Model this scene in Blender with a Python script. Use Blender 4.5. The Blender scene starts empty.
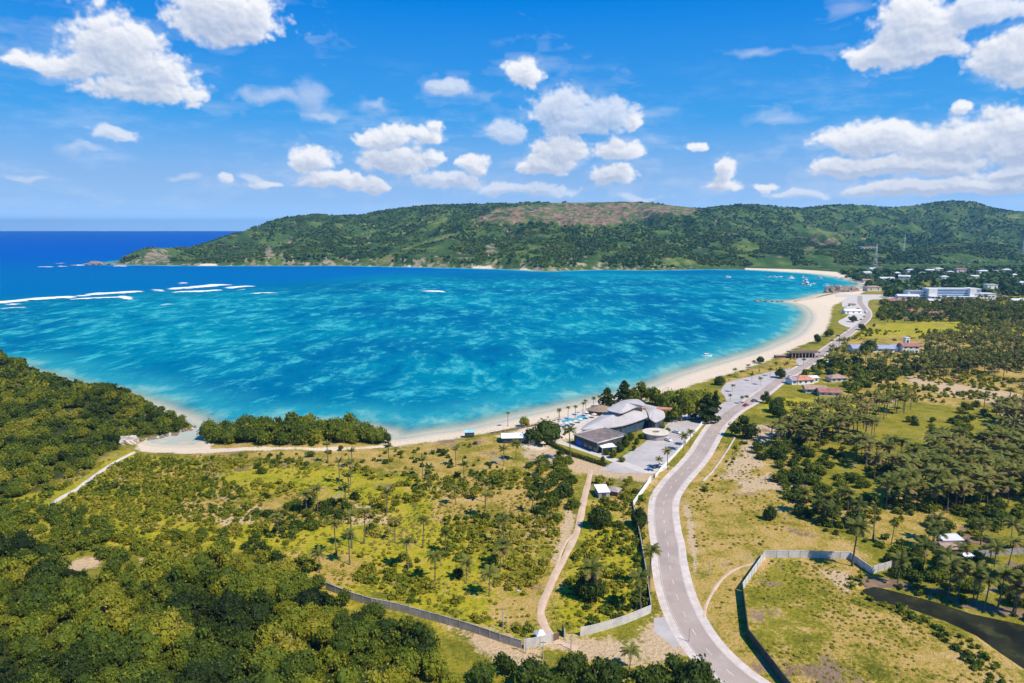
import bpy, math, random
import numpy as np
R = math.radians
random.seed(7); RNG = np.random.default_rng(7)
S = bpy.context.scene
COL = S.collection
# ------------------------------------------------------------------ camera, sky, sun, exposure
CAMZ = 112.0; FPX = 683.0; CX = 512.0; CY = 341.5; PITCH = math.atan(114.5/683)
SP, CP = math.sin(PITCH), math.cos(PITCH)
cd = bpy.data.cameras.new('camera'); cam = bpy.data.objects.new('camera', cd); COL.objects.link(cam)
cam.location = (0, 0, CAMZ); cam.rotation_euler = (math.pi/2-PITCH, 0, 0)
cd.sensor_width = 36; cd.lens = 36*FPX/1024; cd.clip_start = 1; cd.clip_end = 60000
S.camera = cam
SUN_EL = 52; SUN_AZ = 126            # azimuth clockwise from +Y
sl = bpy.data.lights.new('sun', 'SUN'); sl.energy = 4.3; sl.angle = R(0.53); sl.color = (1.0, 0.91, 0.77)
so = bpy.data.objects.new('sun', sl); COL.objects.link(so)
so.rotation_euler = (R(90-SUN_EL), 0, math.pi-R(SUN_AZ)); so.location = (100, -100, 400)
S.view_settings.view_transform = 'Standard'; S.view_settings.look = 'None'
S.view_settings.exposure = 0.5; S.view_settings.gamma = 1.0; S.view_settings.use_curve_mapping = False
S.render.resolution_x = 1024; S.render.resolution_y = 683

def hash2(ix, iy, s):
    h = (ix.astype(np.int64)*374761393 + iy.astype(np.int64)*668265263 + s*1442695041) & 0x7fffffff
    h = ((h ^ (h >> 13))*1274126177) & 0x7fffffff
    return ((h ^ (h >> 16)) & 0xffff)/65535.0
def vnoise(x, y, s=0):
    x = np.asarray(x, float); y = np.asarray(y, float)
    ix = np.floor(x); iy = np.floor(y); fx = x-ix; fy = y-iy
    fx = fx*fx*fx*(fx*(fx*6-15)+10); fy = fy*fy*fy*(fy*(fy*6-15)+10)
    a = hash2(ix, iy, s); b = hash2(ix+1, iy, s); c = hash2(ix, iy+1, s); d = hash2(ix+1, iy+1, s)
    return (a*(1-fx)+b*fx)*(1-fy) + (c*(1-fx)+d*fx)*fy
def fbm(x, y, o=4, s=0):
    r = 0; a = 0.5; t = 0
    for i in range(o):
        r = r + a*vnoise(x, y, s+i*17); t += a; x = x*2.03+13.1; y = y*2.03+7.7; a *= 0.5
    return r/t
def ridged(x, y, o=4, s=0):
    r = 0; a = 0.5; t = 0
    for i in range(o):
        r = r + a*(1-np.abs(2*vnoise(x, y, s+i*31)-1)); t += a; x = x*2.1+3.1; y = y*2.1+9.2; a *= 0.5
    return r/t

class NT:
    """tiny node helper"""
    def __init__(s, tree): s.t = tree; s.n = tree.nodes; s.l = tree.links; s.n.clear()
    def node(s, typ, **kw):
        n = s.n.new(typ)
        for k, v in kw.items():
            if k == 'ins':
                for a, b in v.items(): s.put(n.inputs[a], b)
            else: setattr(n, k, v)
        return n
    def put(s, inp, v):
        if hasattr(v, 'is_linked') or isinstance(v, bpy.types.NodeSocket): s.l.new(v, inp)
        else:
            if inp.type == 'RGBA' and len(v) == 3: v = (*v, 1)
            inp.default_value = v
    def m(s, op, a, b=0.0, c=0.0, clamp=False):
        n = s.node('ShaderNodeMath', operation=op, use_clamp=clamp)
        s.put(n.inputs[0], a); s.put(n.inputs[1], b); s.put(n.inputs[2], c); return n.outputs[0]
    def v(s, op, a, b=(0,0,0), c=None):
        n = s.node('ShaderNodeVectorMath', operation=op); s.put(n.inputs[0], a)
        if op == 'SCALE': s.put(n.inputs['Scale'], b)
        else: s.put(n.inputs[1], b)
        if c is not None: s.put(n.inputs[2], c)
        return n.outputs['Value'] if op in ('LENGTH', 'DOT_PRODUCT') else n.outputs[0]
    def step(s, x, a, b, lo=0.0, hi=1.0):
        n = s.node('ShaderNodeMapRange', interpolation_type='SMOOTHSTEP'); n.clamp = True
        for i, q in enumerate((x, a, b, lo, hi)): s.put(n.inputs[i], q)
        return n.outputs[0]
    def mix(s, f, a, b, mode='MIX'):
        n = s.node('ShaderNodeMix', data_type='RGBA', blend_type=mode)
        s.put(n.inputs[0], f); s.put(n.inputs[6], a); s.put(n.inputs[7], b); return n.outputs[2]
    def noise(s, vec, scale, det=3, rough=0.55, dist=0.0):
        n = s.node('ShaderNodeTexNoise'); s.put(n.inputs['Vector'], vec)
        n.inputs['Scale'].default_value = scale; n.inputs['Detail'].default_value = det
        n.inputs['Roughness'].default_value = rough; n.inputs['Distortion'].default_value = dist
        return n.outputs['Fac']
    def ramp(s, f, stops):
        n = s.node('ShaderNodeValToRGB'); s.put(n.inputs[0], f); e = n.color_ramp.elements
        while len(e) < len(stops): e.new(0.5)
        for i, (p, c) in enumerate(stops): e[i].position = p; e[i].color = (*c, 1)
        return n.outputs[0]

def pix_dir(px, py):
    a = (px-CX)/FPX; b = (py-CY)/FPX
    d = np.array([a, CP - b*SP, -SP - b*CP]); return d/np.linalg.norm(d)

W = bpy.data.worlds.new('World'); S.world = W; W.use_nodes = True
w = NT(W.node_tree)
sky = w.node('ShaderNodeTexSky', sky_type='NISHITA', sun_disc=False, sun_elevation=R(SUN_EL), sun_rotation=R(SUN_AZ))
sky.altitude = 0; sky.air_density = 1.0; sky.dust_density = 0.4; sky.ozone_density = 3.0
tc = w.node('ShaderNodeTexCoord').outputs['Generated']
sx = w.node('ShaderNodeSeparateXYZ'); w.l.new(tc, sx.inputs[0])
az = w.m('ARCTAN2', sx.outputs[0], sx.outputs[1]); el = w.m('ARCSINE', sx.outputs[2])
lum = w.node('ShaderNodeRGBToBW', ins={0: sky.outputs[0]}).outputs[0]
grad = w.ramp(w.m('MULTIPLY', el, 1/0.9), [(0.0,(1.05,1.75,2.5)),(0.012,(.95,1.6,2.35)),(0.024,(.72,1.22,1.9)),(0.04,(.58,1.0,1.6)),(0.07,(.48,.86,1.44)),(0.16,(.10,.62,1.42)),(0.33,(.0,.39,1.32)),(0.8,(.0,.32,1.1))])
hs = w.v('SCALE', grad, w.m('ADD', w.m('MULTIPLY', w.m('MINIMUM', lum, 6.0), 0.1), 4.6))
cmb = w.node('ShaderNodeCombineXYZ'); w.l.new(az, cmb.inputs[0]); w.l.new(el, cmb.inputs[1])
P0 = cmb.outputs[0]
# cumulus: (px, py, rx, ry) centres as directions in the sky
CL = [(112,50,44,34),(70,68,44,15),(152,78,44,28),(24,63,22,9),(130,92,50,14),(226,16,58,28),(240,32,34,12),(114,135,22,8,.75),
 (386,140,36,16),(420,136,22,10),(395,162,44,18),(310,164,26,15),(336,182,36,10),(372,188,22,7),(436,130,10,6),(430,158,14,10),(527,78,25,19),(556,110,40,20,.8),(604,116,34,19,.75),(580,125,44,12,.75),
 (505,132,20,15,.7),(634,122,11,11),(560,152,34,20),(540,166,26,14),(616,150,30,14),(608,176,28,12),(474,166,19,11),(452,184,40,11,.8),(500,190,30,7,.7),
 (447,92,24,10,.7),(432,90,12,6,.6),(726,172,15,18),(724,188,18,9),(697,145,12,6),(768,188,15,7),(800,195,30,5,.7),(905,34,44,32),(878,52,34,13),(935,52,32,12),(985,11,50,14,.85),(1010,54,38,24),(1040,70,30,14),
 (872,138,50,18),(920,140,48,18),(955,146,62,20),(1012,132,34,22),(1030,150,40,22),(838,170,34,11),(880,168,60,9),(925,166,60,10),(910,190,70,9),(980,188,70,10),(1010,176,40,9),(860,192,26,6,.8),
 (1080,150,60,30),(1130,60,60,30),(-90,40,50,24),(1180,180,80,10),(963,112,10,7),(540,190,44,7,.7),(640,197,24,5,.6),(225,182,10,5,.8),(262,184,14,5,.8),(250,178,10,4,.5),(184,178,14,4,.4),(375,105,16,5,.4),(270,98,34,5,.35),(310,100,14,18,.35),(320,115,20,6,.45),(780,118,30,8,.3),(755,50,20,4,.3),(90,150,18,3,.35),(30,175,20,3,.4)]
def cloud_map():
    """cover (alpha) and brightness of the cumulus field on an azimuth / elevation grid"""
    Wd, Hd = 2048, 560; AZ0, AZ1, EL0, EL1 = -1.05, 1.05, -0.012, 0.52
    az_, el_ = np.meshgrid(np.linspace(AZ0, AZ1, Wd), np.linspace(EL0, EL1, Hd)); X = az_*683; Y = el_*683
    def worley(x, y, s):
        ix = np.floor(x); iy = np.floor(y); best = np.full(x.shape, 9.0)
        for dx in (-1, 0, 1):
            for dy in (-1, 0, 1):
                cx = ix+dx; cy = iy+dy; px = cx+hash2(cx, cy, s); py = cy+hash2(cx, cy, s+7); best = np.minimum(best, (px-x)**2+(py-y)**2)
        return np.sqrt(best)
    wx = X+9*(fbm(X/26, Y/26, 4, 1)-.5)*2; wy = Y+7*(fbm(X/26+40, Y/26, 4, 2)-.5)*2
    base = np.full(X.shape, -3.0); opac = np.ones(X.shape)
    for row in CL:
        px, py, rx, ry = row[:4]; d = pix_dir(px, py); a0 = math.atan2(d[0], d[1])*683; e0 = math.asin(d[2])*683
        dy = wy-e0; q = np.sqrt(((wx-a0)/(rx*0.96))**2 + np.where(dy > 0, dy/(ry*1.0), dy/(ry*0.74))**2); s_ = row[4] if len(row) > 4 else 1.0
        v = 1-q; opac = np.where(v > base, s_, opac); h = np.clip(0.5+0.5*(base-v)/0.22, 0, 1); base = v*(1-h)+base*h+0.22*h*(1-h)
    lumps = 0.55*(0.45-worley(wx/15, wy/12, 3))+0.34*(0.45-worley(wx/7.2, wy/6, 5))+0.2*(0.45-worley(X/3.6, Y/3.0, 6))
    big = fbm(X/34, Y/26, 5, 11)-.5; fine = fbm(X/9, Y/7, 5, 12)-.5
    Fd = base*1.45+lumps*0.75+big*0.95+fine*0.55+0.04
    den = np.clip((Fd+0.05)/0.62, 0, 1); den = den*den*(3-2*den)
    k3 = np.ones(9)/9
    for ax in (0, 1):
        for _ in range(2): opac = np.apply_along_axis(lambda r: np.convolve(np.pad(r, 4, 'edge'), k3, 'valid'), ax, opac)
    soft_ = np.clip((Fd+0.35)/1.5, 0, 1); den = np.where(opac > .97, den, den*opac*np.clip((opac-.25)/.6, 0, 1)+soft_*opac*(1-np.clip((opac-.25)/.6, 0, 1))*0.8)
    # light comes from the upper right: optical depth towards it
    px_per = Wd/((AZ1-AZ0)*683)
    def sh(a, ox, oy):
        ox = int(round(ox*px_per)); oy = int(round(oy*px_per)); return np.roll(np.roll(a, -oy, 0), -ox, 1)
    soft = np.clip(Fd*1.1+0.1, 0, 1.3); tau = np.zeros(X.shape)
    for k in (3, 6, 10, 15, 21, 28): tau += sh(soft, k*0.45, k)
    lit = np.exp(-0.22*tau)
    det = np.clip((Fd-sh(Fd, 1.5, 3.0))*0.50, -0.14, 0.20)
    bright = np.clip(0.22+0.88*lit+det+0.10*(1-np.clip(Fd, 0, 1)), 0, 1)
    # torn veils round the clusters and thin streaks
    vn = fbm(X/44+fbm(X/30, Y/20, 3, 23)*1.5, Y/15, 6, 21)
    veil_ = np.clip((base*0.55+(vn-.5)*3.0+0.02)/1.1, 0, 1)*0.30
    a = 1-(1-den*0.985)*(1-veil_*(1-den)); b = (bright*den+0.72*veil_*(1-den))/(den+veil_*(1-den)+1e-4)
    edge = np.clip((EL1-el_)/0.03, 0, 1)*np.clip((AZ1-abs(az_))/0.06, 0, 1)*np.clip((el_+0.004)/0.02, 0, 1)
    return a*edge, b, (AZ0, AZ1, EL0, EL1)
ca, cb, CB = cloud_map()
ci = bpy.data.images.new('cumulus_cover', ca.shape[1], ca.shape[0], alpha=False, float_buffer=True, is_data=True)
ci.pixels.foreach_set(np.stack([ca, cb, 0*ca, 0*ca+1], -1).astype(np.float32).ravel()); ci.update(); ci.pack()
uv = w.v('MULTIPLY_ADD', P0, (1/(CB[1]-CB[0]), 1/(CB[3]-CB[2]), 0), (-CB[0]/(CB[1]-CB[0]), -CB[2]/(CB[3]-CB[2]), 0))
it = w.node('ShaderNodeTexImage', extension='CLIP', interpolation='Linear'); it.image = ci; w.l.new(uv, it.inputs[0])
sc_ = w.node('ShaderNodeSeparateColor'); w.l.new(it.outputs[0], sc_.inputs[0]); alpha, shade = sc_.outputs[0], sc_.outputs[1]
ccol = w.v('SCALE', w.mix(shade, (.30,.41,.62), (.97,.97,.98)), 8.6)
# thin veil streaks low in the sky
st = w.noise(w.v('MULTIPLY', P0, (8, 26, 1)), 1.0, 8, 0.66)
veil = w.m('MULTIPLY', w.step(st, 0.46, 0.78), w.step(el, 0.27, 0.03, 0.0, 0.45))
skyc = w.mix(veil, hs, (6.0, 7.0, 8.6))
fin = w.mix(w.m('MULTIPLY', alpha, 0.96), skyc, ccol)
bg = w.node('ShaderNodeBackground', ins={'Color': fin, 'Strength': 0.085})
wo = w.node('ShaderNodeOutputWorld'); w.l.new(bg.outputs[0], wo.inputs[0])

# ------------------------------------------------------------------ geometry helpers
def G(px, py, z=2.0):
    d = pix_dir(px, py); t = (z-CAMZ)/d[2]; return (d[0]*t, d[1]*t)
def proj(x, y, z):
    dz = z-CAMZ; dep = y*CP - dz*SP; up = y*SP + dz*CP
    dep = np.maximum(dep, 1e-3)
    return CX+FPX*x/dep, CY-FPX*up/dep
def PD(px, dist, z=0.0):            # column px at forward distance dist
    return ((px-CX)/FPX*(dist*CP+(CAMZ-z)*SP), dist)
def hz_at(py, dist):                # height seen at row py at a forward distance
    return CAMZ + dist*math.tan(math.atan((CY-py)/FPX)-PITCH)

def seg_dist(x, y, pts, closed=False, vals=None):
    pts = np.asarray(pts, float); n = len(pts); best = np.full(np.shape(x), 1e18); bv = None
    if vals is not None: vals = np.asarray(vals, float); bv = np.zeros(np.shape(x)+(vals.shape[1],))
    for i in range(n if closed else n-1):
        a = pts[i]; b = pts[(i+1) % n]; ab = b-a; L = max(ab@ab, 1e-9)
        t = np.clip(((x-a[0])*ab[0]+(y-a[1])*ab[1])/L, 0, 1)
        d = (x-a[0]-t*ab[0])**2 + (y-a[1]-t*ab[1])**2
        if vals is not None:
            k = d < best; v = vals[i]*(1-t[..., None]) + vals[(i+1) % n]*t[..., None]; bv[k] = v[k]
        best = np.minimum(best, d)
    best = np.sqrt(best)
    return best if vals is None else (best, bv)
def inside(x, y, pts):
    pts = np.asarray(pts, float); n = len(pts); r = np.zeros(np.shape(x), bool); j = n-1
    for i in range(n):
        xi, yi = pts[i]; xj, yj = pts[j]
        if yi != yj:
            r ^= ((yi > y) != (yj > y)) & (x < (xj-xi)*(y-yi)/(yj-yi)+xi)
        j = i
    return r
def sdf(x, y, pts):
    return np.where(inside(x, y, pts), 1, -1)*seg_dist(x, y, pts, True)
def smooth(pts, n=4, closed=False):
    pts = [np.array(p, float) for p in pts]; out = []; N = len(pts)
    rng = range(N if closed else N-1)
    for i in rng:
        g = lambda k: pts[k % N] if closed else pts[min(max(k, 0), N-1)]
        p0, p1, p2, p3 = g(i-1), g(i), g(i+1), g(i+2)
        for k in range(n):
            t = k/n
            out.append(0.5*((2*p1)+(-p0+p2)*t+(2*p0-5*p1+4*p2-p3)*t*t+(-p0+3*p1-3*p2+p3)*t**3))
    if not closed: out.append(pts[-1])
    return [tuple(p) for p in out]
def GP(pp, z=2.0): return [G(a, b, z) for a, b in pp]

# ------------------------------------------------------------------ coast and terrain
K = 1.35
near_coast = [(193,427),(180,432),(165,436),(150,438),(140,441),(150,446),(175,448),(200,447),(206,440),(212,431),(250,427),(300,427),(350,429),(384,434),
    (392,440),(412,438),(436,434),(470,430),(500,423),(530,416),(560,409.5),(600,401),(640,392.5),(665,383.5),(680,377),(708,368),(739,359),(767,350.5),
    (786,342.5),(800,336),(808,329),(813.5,320),(813,313),(807,307),(799,303.5),(788,301.5),(806,299),(822,294.5),(838,292.5),(852,290),(861,288),(863,285),(857,281.5),(848,279),
    (836,276.5),(818,274),(800,272.5),(775,271),(745,269.5),(700,269),(650,270),(600,269.5),(560,270.5),(545,271),(520,269.5),(490,268.5),(450,267.5),
    (400,266.5),(350,265.5),(300,265.5),(250,265.5),(200,265.5),(160,265),(118,264.5)]
coast = [PD(-420,430*K),PD(-200,425*K),PD(-60,412*K),PD(0,405*K),PD(60,355*K),PD(110,333*K),PD(150,309*K),PD(183,288*K)]
coast += smooth([G(a, b, 0) for a, b in near_coast], 3)
coast += [PD(116,1640*K),PD(140,1800*K),PD(175,2000*K),PD(215,2300*K),PD(245,2700*K),PD(300,3600*K),PD(400,4600*K),PD(700,5200*K),PD(1500,5200*K),PD(2600,2500*K),PD(2600,20),(-900,20)]
POND = GP([(858,588),(872,583),(900,590),(935,599),(972,611),(1010,619),(1060,630),(1100,650),(1060,680),(1024,668),(1000,652),(975,634),(945,620),(905,606),(875,600)])
hl = [(-420,326,300,95),(-200,333,310,95),(-60,346,385,88),(0,355,385,78),(30,362,370,66),(47,376,348,56),(71,386,335,48),(100,390,326,40),(122,387,320,34),(138,389,313,30),(154,399,304,24),(173,410,297,19),(187,422,290,13)]
HL = [PD(a, d*K) for a, b, d, r in hl]; HLV = [(hz_at(b, d*K), r*K) for a, b, d, r in hl]
ridge = [(100,265,1560),(118,263,1560),(130,255,1600),(145,250,1640),(160,248.5,1680),(180,249,1750),(190,250,1800),(205,245,1850),(220,240,1900),(240,233.5,2000),(260,227,2100),
 (280,220,2200),(300,217,2260),(320,215,2300),(340,216.5,2320),(360,216,2350),(380,212,2380),(400,209,2400),(430,206,2400),(460,205,2400),(500,204,2400),(540,203,2400),
 (580,203,2400),(620,202,2400),(650,203,2400),(680,207,2400),(700,209,2380),(720,207,2380),(740,205,2400),(760,206,2400),(800,209,2450),(820,206,2450),(850,205,2500),(870,207,2550),
 (890,208,2600),(910,206,2650),(930,203,2700),(950,201,2700),(970,203,2700),(990,209,2650),(1010,212,2600),(1040,213,2600),(1100,212,2600),(1300,215,2600),(2600,230,2600)]
RU = np.array([r[0] for r in ridge], float); RD = np.array([r[2]*K for r in ridge]); RZ = np.array([hz_at(r[1], r[2]*K) for r in ridge])
base_t = [(100,1500),(118,1500),(180,1450),(350,1430),(450,1360),(545,1285),(600,1335),(650,1335),(700,1400),(760,1425),(820,1440),(870,1460),(930,1500),(1024,1560),(2600,1500)]
BU = np.array([b[0] for b in base_t], float); BD = np.array([b[1]*K for b in base_t])

def height(x, y):
    x = np.asarray(x, float); y = np.asarray(y, float)
    s = sdf(x, y, coast)
    far = y > 900*K
    u_ = CX+FPX*x/(y*CP+CAMZ*SP+1e-6); slope = np.where(far, np.where(u_ < 690, 0.7, 0.12), 0.075)
    z = np.where(s > 0, np.minimum(2.0, s*slope), np.maximum(-7.0, s*np.where(far, .08, .035)))
    d, v = seg_dist(x, y, HL, vals=HLV)
    n = fbm(x/38, y/38, 4, 3)
    hh = v[..., 0]*np.exp(-(d/v[..., 1])**2)*(0.91+0.3*n)
    hh = np.maximum(hh-0.6, 0)
    z = z + hh*np.clip(s/14, 0, 1)
    # rising ground under the near woods, hollows left of the road
    m = 13*np.exp(-(((x+165)/75)**2+((y-165)/85)**2)) + 5*np.exp(-(((x+60)/50)**2+((y-130)/45)**2))
    z = z + np.where(y < 500, m*(0.7+0.6*n), 0)
    left = np.clip((-x-0.10*y+5)/40, 0, 1)*np.clip((s-20)/40, 0, 1)*(y < 520)
    z = z + left*2.6*(fbm(x/30+5, y/30, 3, 9)-0.25)
    # far hills
    u = CX+FPX*x/(y*CP+CAMZ*SP+1e-6)
    bd = np.interp(u, BU, BD); rd = np.interp(u, RU, RD); rz = np.interp(u, RU, RZ, left=0)
    t = (y-bd)/(rd-bd)
    f = np.where(t < 1, np.sin(np.clip(t, 0, 1)*math.pi/2)**0.95, np.cos(np.clip((t-1)/1.3, 0, 1)*math.pi/2)**1.5)
    f = np.where(t < 0, 0, f)
    env = np.clip(4*t*(1-t), 0, 1)
    wx = x+60*fbm(x/260, y/260, 3, 40)*2; wy = y+60*fbm(x/260+9, y/260, 3, 41)*2
    rg = ridged(wx/430, wy/820, 4, 50)
    far_h = rz*f*(1 - env*(1.25*(1-rg)+0.02)) + env*rz*0.09*(fbm(x/85, y/85, 4, 60)-0.5)*2 + np.where(t > 0, np.minimum(rz, 20)/20*2.6*(vnoise(x/22, y/22, 70)-0.5)*np.clip(t*6, 0, 1), 0)
    z = z + np.where(y > 1000*K, np.maximum(far_h, 0)*np.clip(s/20, 0, 1), 0)
    pd_ = sdf(x, y, POND)
    z = z - 1.6*np.clip((pd_+1.5)/5, 0, 1)*(y < 400)
    return z

def ground_hit(px, py):
    d = pix_dir(px, py); t = np.linspace(100, 3000, 2900)
    x = d[0]*t; y = d[1]*t; z = CAMZ+d[2]*t; h = height(x, y)
    k = np.argmax(z < h)
    if not (z < h).any(): return G(px, py)
    return (x[k], y[k])
def GH(pp): return [ground_hit(a, b) for a, b in pp]
def hgt(x, y): return float(height(np.array([x]), np.array([y]))[0])

# ------------------------------------------------------------------ object helpers
def link(o, parent=None):
    COL.objects.link(o)
    if parent: o.parent = parent
    return o
def prop(o, label=None, cat=None, group=None, kind=None):
    if label: o['label'] = label
    if cat: o['category'] = cat
    if group: o['group'] = group
    if kind: o['kind'] = kind
    return o
def thing(name, label, cat, loc=(0,0,0), rz=0.0, group=None):
    o = bpy.data.objects.new(name, None); o.empty_display_size = 1
    link(o); o.location = loc; o.rotation_euler = (0, 0, rz); return prop(o, label, cat, group)
def mesh_np(name, V, Q, mats, mi=None, attrs=None, smooth_=False):
    V = np.asarray(V, np.float32); Q = np.asarray(Q, np.int32); k = Q.shape[1]
    me = bpy.data.meshes.new(name); me.vertices.add(len(V)); me.vertices.foreach_set('co', V.ravel())
    me.loops.add(Q.size); me.loops.foreach_set('vertex_index', Q.ravel())
    me.polygons.add(len(Q)); me.polygons.foreach_set('loop_start', np.arange(0, Q.size, k, dtype=np.int32))
    if mi is not None: me.polygons.foreach_set('material_index', np.asarray(mi, np.int32))
    me.polygons.foreach_set('use_smooth', np.full(len(Q), smooth_, bool))
    for a, arr in (attrs or {}).items():
        arr = np.asarray(arr, np.float32)
        if arr.ndim == 1:
            at = me.attributes.new(a, 'FLOAT', 'POINT'); at.data.foreach_set('value', arr)
        else:
            at = me.attributes.new(a, 'FLOAT_COLOR', 'POINT'); at.data.foreach_set('color', np.c_[arr, np.ones(len(arr))].astype(np.float32).ravel())
    me.update(calc_edges=True)
    for m_ in (mats if isinstance(mats, (list, tuple)) else [mats]): me.materials.append(m_)
    return me
class MB:
    """collects boxes, prisms, tubes into one mesh"""
    def __init__(s): s.v = []; s.f = []
    def add(s, v, f):
        k = len(s.v); s.v += [tuple(p) for p in v]; s.f += [tuple(i+k for i in q) for q in f]; return s
    def box(s, c, d, rz=0, taper=1.0):
        x, y, z = [q/2 for q in d]; cs, sn = math.cos(rz), math.sin(rz); v = []
        for k, sz in enumerate((-z, z)):
            tp = taper if k else 1
            for a, b in ((-x,-y),(x,-y),(x,y),(-x,y)):
                a *= tp; b *= tp; v.append((c[0]+a*cs-b*sn, c[1]+a*sn+b*cs, c[2]+sz))
        return s.add(v, [(0,3,2,1),(4,5,6,7),(0,1,5,4),(1,2,6,5),(2,3,7,6),(3,0,4,7)])
    def prism(s, pts, z0, z1):
        n = len(pts); z0 = [z0]*n if not hasattr(z0, '__len__') else z0; z1 = [z1]*n if not hasattr(z1, '__len__') else z1
        v = [(p[0], p[1], a) for p, a in zip(pts, z0)] + [(p[0], p[1], a) for p, a in zip(pts, z1)]
        f = [tuple(range(n-1, -1, -1)), tuple(range(n, 2*n))] + [(i, (i+1) % n, n+(i+1) % n, n+i) for i in range(n)]
        return s.add(v, f)
    def tube(s, path, r, n=6):
        path = [np.array(p, float) for p in path]; r = [r]*len(path) if not hasattr(r, '__len__') else r; v = []
        for i, p in enumerate(path):
            t = path[min(i+1, len(path)-1)]-path[max(i-1, 0)]; t = t/(np.linalg.norm(t)+1e-9)
            a = np.cross(t, (0.13, 0.97, 0.21) if abs(t[1]) < .9 else (1, 0, 0)); a /= np.linalg.norm(a); b = np.cross(t, a)
            v += [tuple(p+r[i]*(math.cos(2*math.pi*k/n)*a+math.sin(2*math.pi*k/n)*b)) for k in range(n)]
        f = [(i*n+k, i*n+(k+1) % n, (i+1)*n+(k+1) % n, (i+1)*n+k) for i in range(len(path)-1) for k in range(n)]
        f += [tuple(range(n-1, -1, -1)), tuple(range((len(path)-1)*n, len(path)*n))]
        return s.add(v, f)
    def build(s, name, mat, parent=None, smooth_=False):
        me = bpy.data.meshes.new(name); me.from_pydata(s.v, [], s.f); me.materials.append(mat)
        if smooth_: me.polygons.foreach_set('use_smooth', [True]*len(me.polygons))
        me.update(); return link(bpy.data.objects.new(name, me), parent)
def dup_tree(o, parent=None):
    c = o.copy(); COL.objects.link(c); c.parent = parent
    for ch in CHILD.get(o.name, []): dup_tree(ch, c)
    return c
CHILD = {}

# ------------------------------------------------------------------ materials
def mat(name, col, rough=0.8, var=0.25, scale=0.6, bump=0.0, metal=0.0, spec=0.3, stripes=None, dirt=None):
    m_ = bpy.data.materials.new(name); m_.use_nodes = True; t = NT(m_.node_tree)
    pos = t.node('ShaderNodeTexCoord').outputs['Object']
    n = t.noise(pos, scale, 5, 0.6)
    f = t.step(n, 0.3, 0.7, 1-var, 1+var*0.6)
    c = t.mix(1.0, (*col, 1), f, 'MULTIPLY') if False else t.v('SCALE', (col[0], col[1], col[2]), f)
    if dirt:
        k = t.step(t.noise(pos, scale*3.1, 6, 0.7), 0.48, 0.70); c = t.mix(t.m('MULTIPLY', k, dirt[1]), c, dirt[0])
    if stripes:
        wv = t.node('ShaderNodeTexWave', wave_type='BANDS', bands_direction=stripes[1]); t.put(wv.inputs['Vector'], pos); wv.inputs['Scale'].default_value = stripes[0]
        c = t.mix(t.m('MULTIPLY', t.step(wv.outputs['Fac'], 0.2, 0.6, 1.0, 0.0), stripes[2]), c, t.v('SCALE', c, 0.5))
    b = t.node('ShaderNodeBsdfPrincipled', ins={'Base Color': c, 'Roughness': rough, 'Metallic': metal, 'Specular IOR Level': spec})
    if bump:
        bn = t.node('ShaderNodeBump', ins={'Height': t.noise(pos, scale*6, 6, 0.65), 'Distance': bump, 'Strength': 0.8}); t.l.new(bn.outputs[0], b.inputs['Normal'])
    o = t.node('ShaderNodeOutputMaterial'); t.l.new(b.outputs[0], o.inputs[0]); return m_

def leaf_mat(name, stops, trans=0.38, nscale=None):
    m_ = bpy.data.materials.new(name); m_.use_nodes = True; t = NT(m_.node_tree)
    at = t.node('ShaderNodeAttribute', attribute_name='tint').outputs['Fac']
    oc = t.node('ShaderNodeObjectInfo').outputs['Color']; sr = t.node('ShaderNodeSeparateColor'); t.l.new(oc, sr.inputs[0])
    val = t.m('ADD', at, sr.outputs[0])
    if nscale:
        pos = t.node('ShaderNodeTexCoord').outputs['Object']; val = t.m('ADD', val, t.m('MULTIPLY', t.m('SUBTRACT', t.noise(pos, nscale, 3), 0.5), 0.35))
    c = t.ramp(val, stops)
    d = t.node('ShaderNodeBsdfPrincipled', ins={'Base Color': c, 'Roughness': 0.65, 'Specular IOR Level': 0.22})
    tr = t.node('ShaderNodeBsdfTranslucent', ins={'Color': c})
    mx = t.node('ShaderNodeMixShader', ins={0: trans, 1: d.outputs[0], 2: tr.outputs[0]})
    o = t.node('ShaderNodeOutputMaterial'); t.l.new(mx.outputs[0], o.inputs[0]); return m_
LEAF = leaf_mat('leaves', [(0.0,(0.016,0.030,0.006)),(0.25,(0.050,0.082,0.009)),(0.5,(0.135,0.180,0.012)),(0.72,(0.28,0.27,0.014)),(0.88,(0.33,0.30,0.018)),(1.0,(0.40,0.33,0.10))])
PALM = leaf_mat('palm_fronds', [(0.0,(0.032,0.052,0.008)),(0.35,(0.110,0.135,0.018)),(0.6,(0.235,0.240,0.04)),(0.8,(0.27,0.20,0.06)),(1.0,(0.34,0.22,0.10))])
HILLLEAF = leaf_mat('hill_leaves', [(0.0,(0.022,0.055,0.014)),(0.4,(0.055,0.110,0.020)),(0.7,(0.11,0.17,0.025)),(1.0,(0.19,0.20,0.04))], 0.2)
BARK = mat('bark', (0.16,0.13,0.10), 0.9, 0.3, 2.0)
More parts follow.
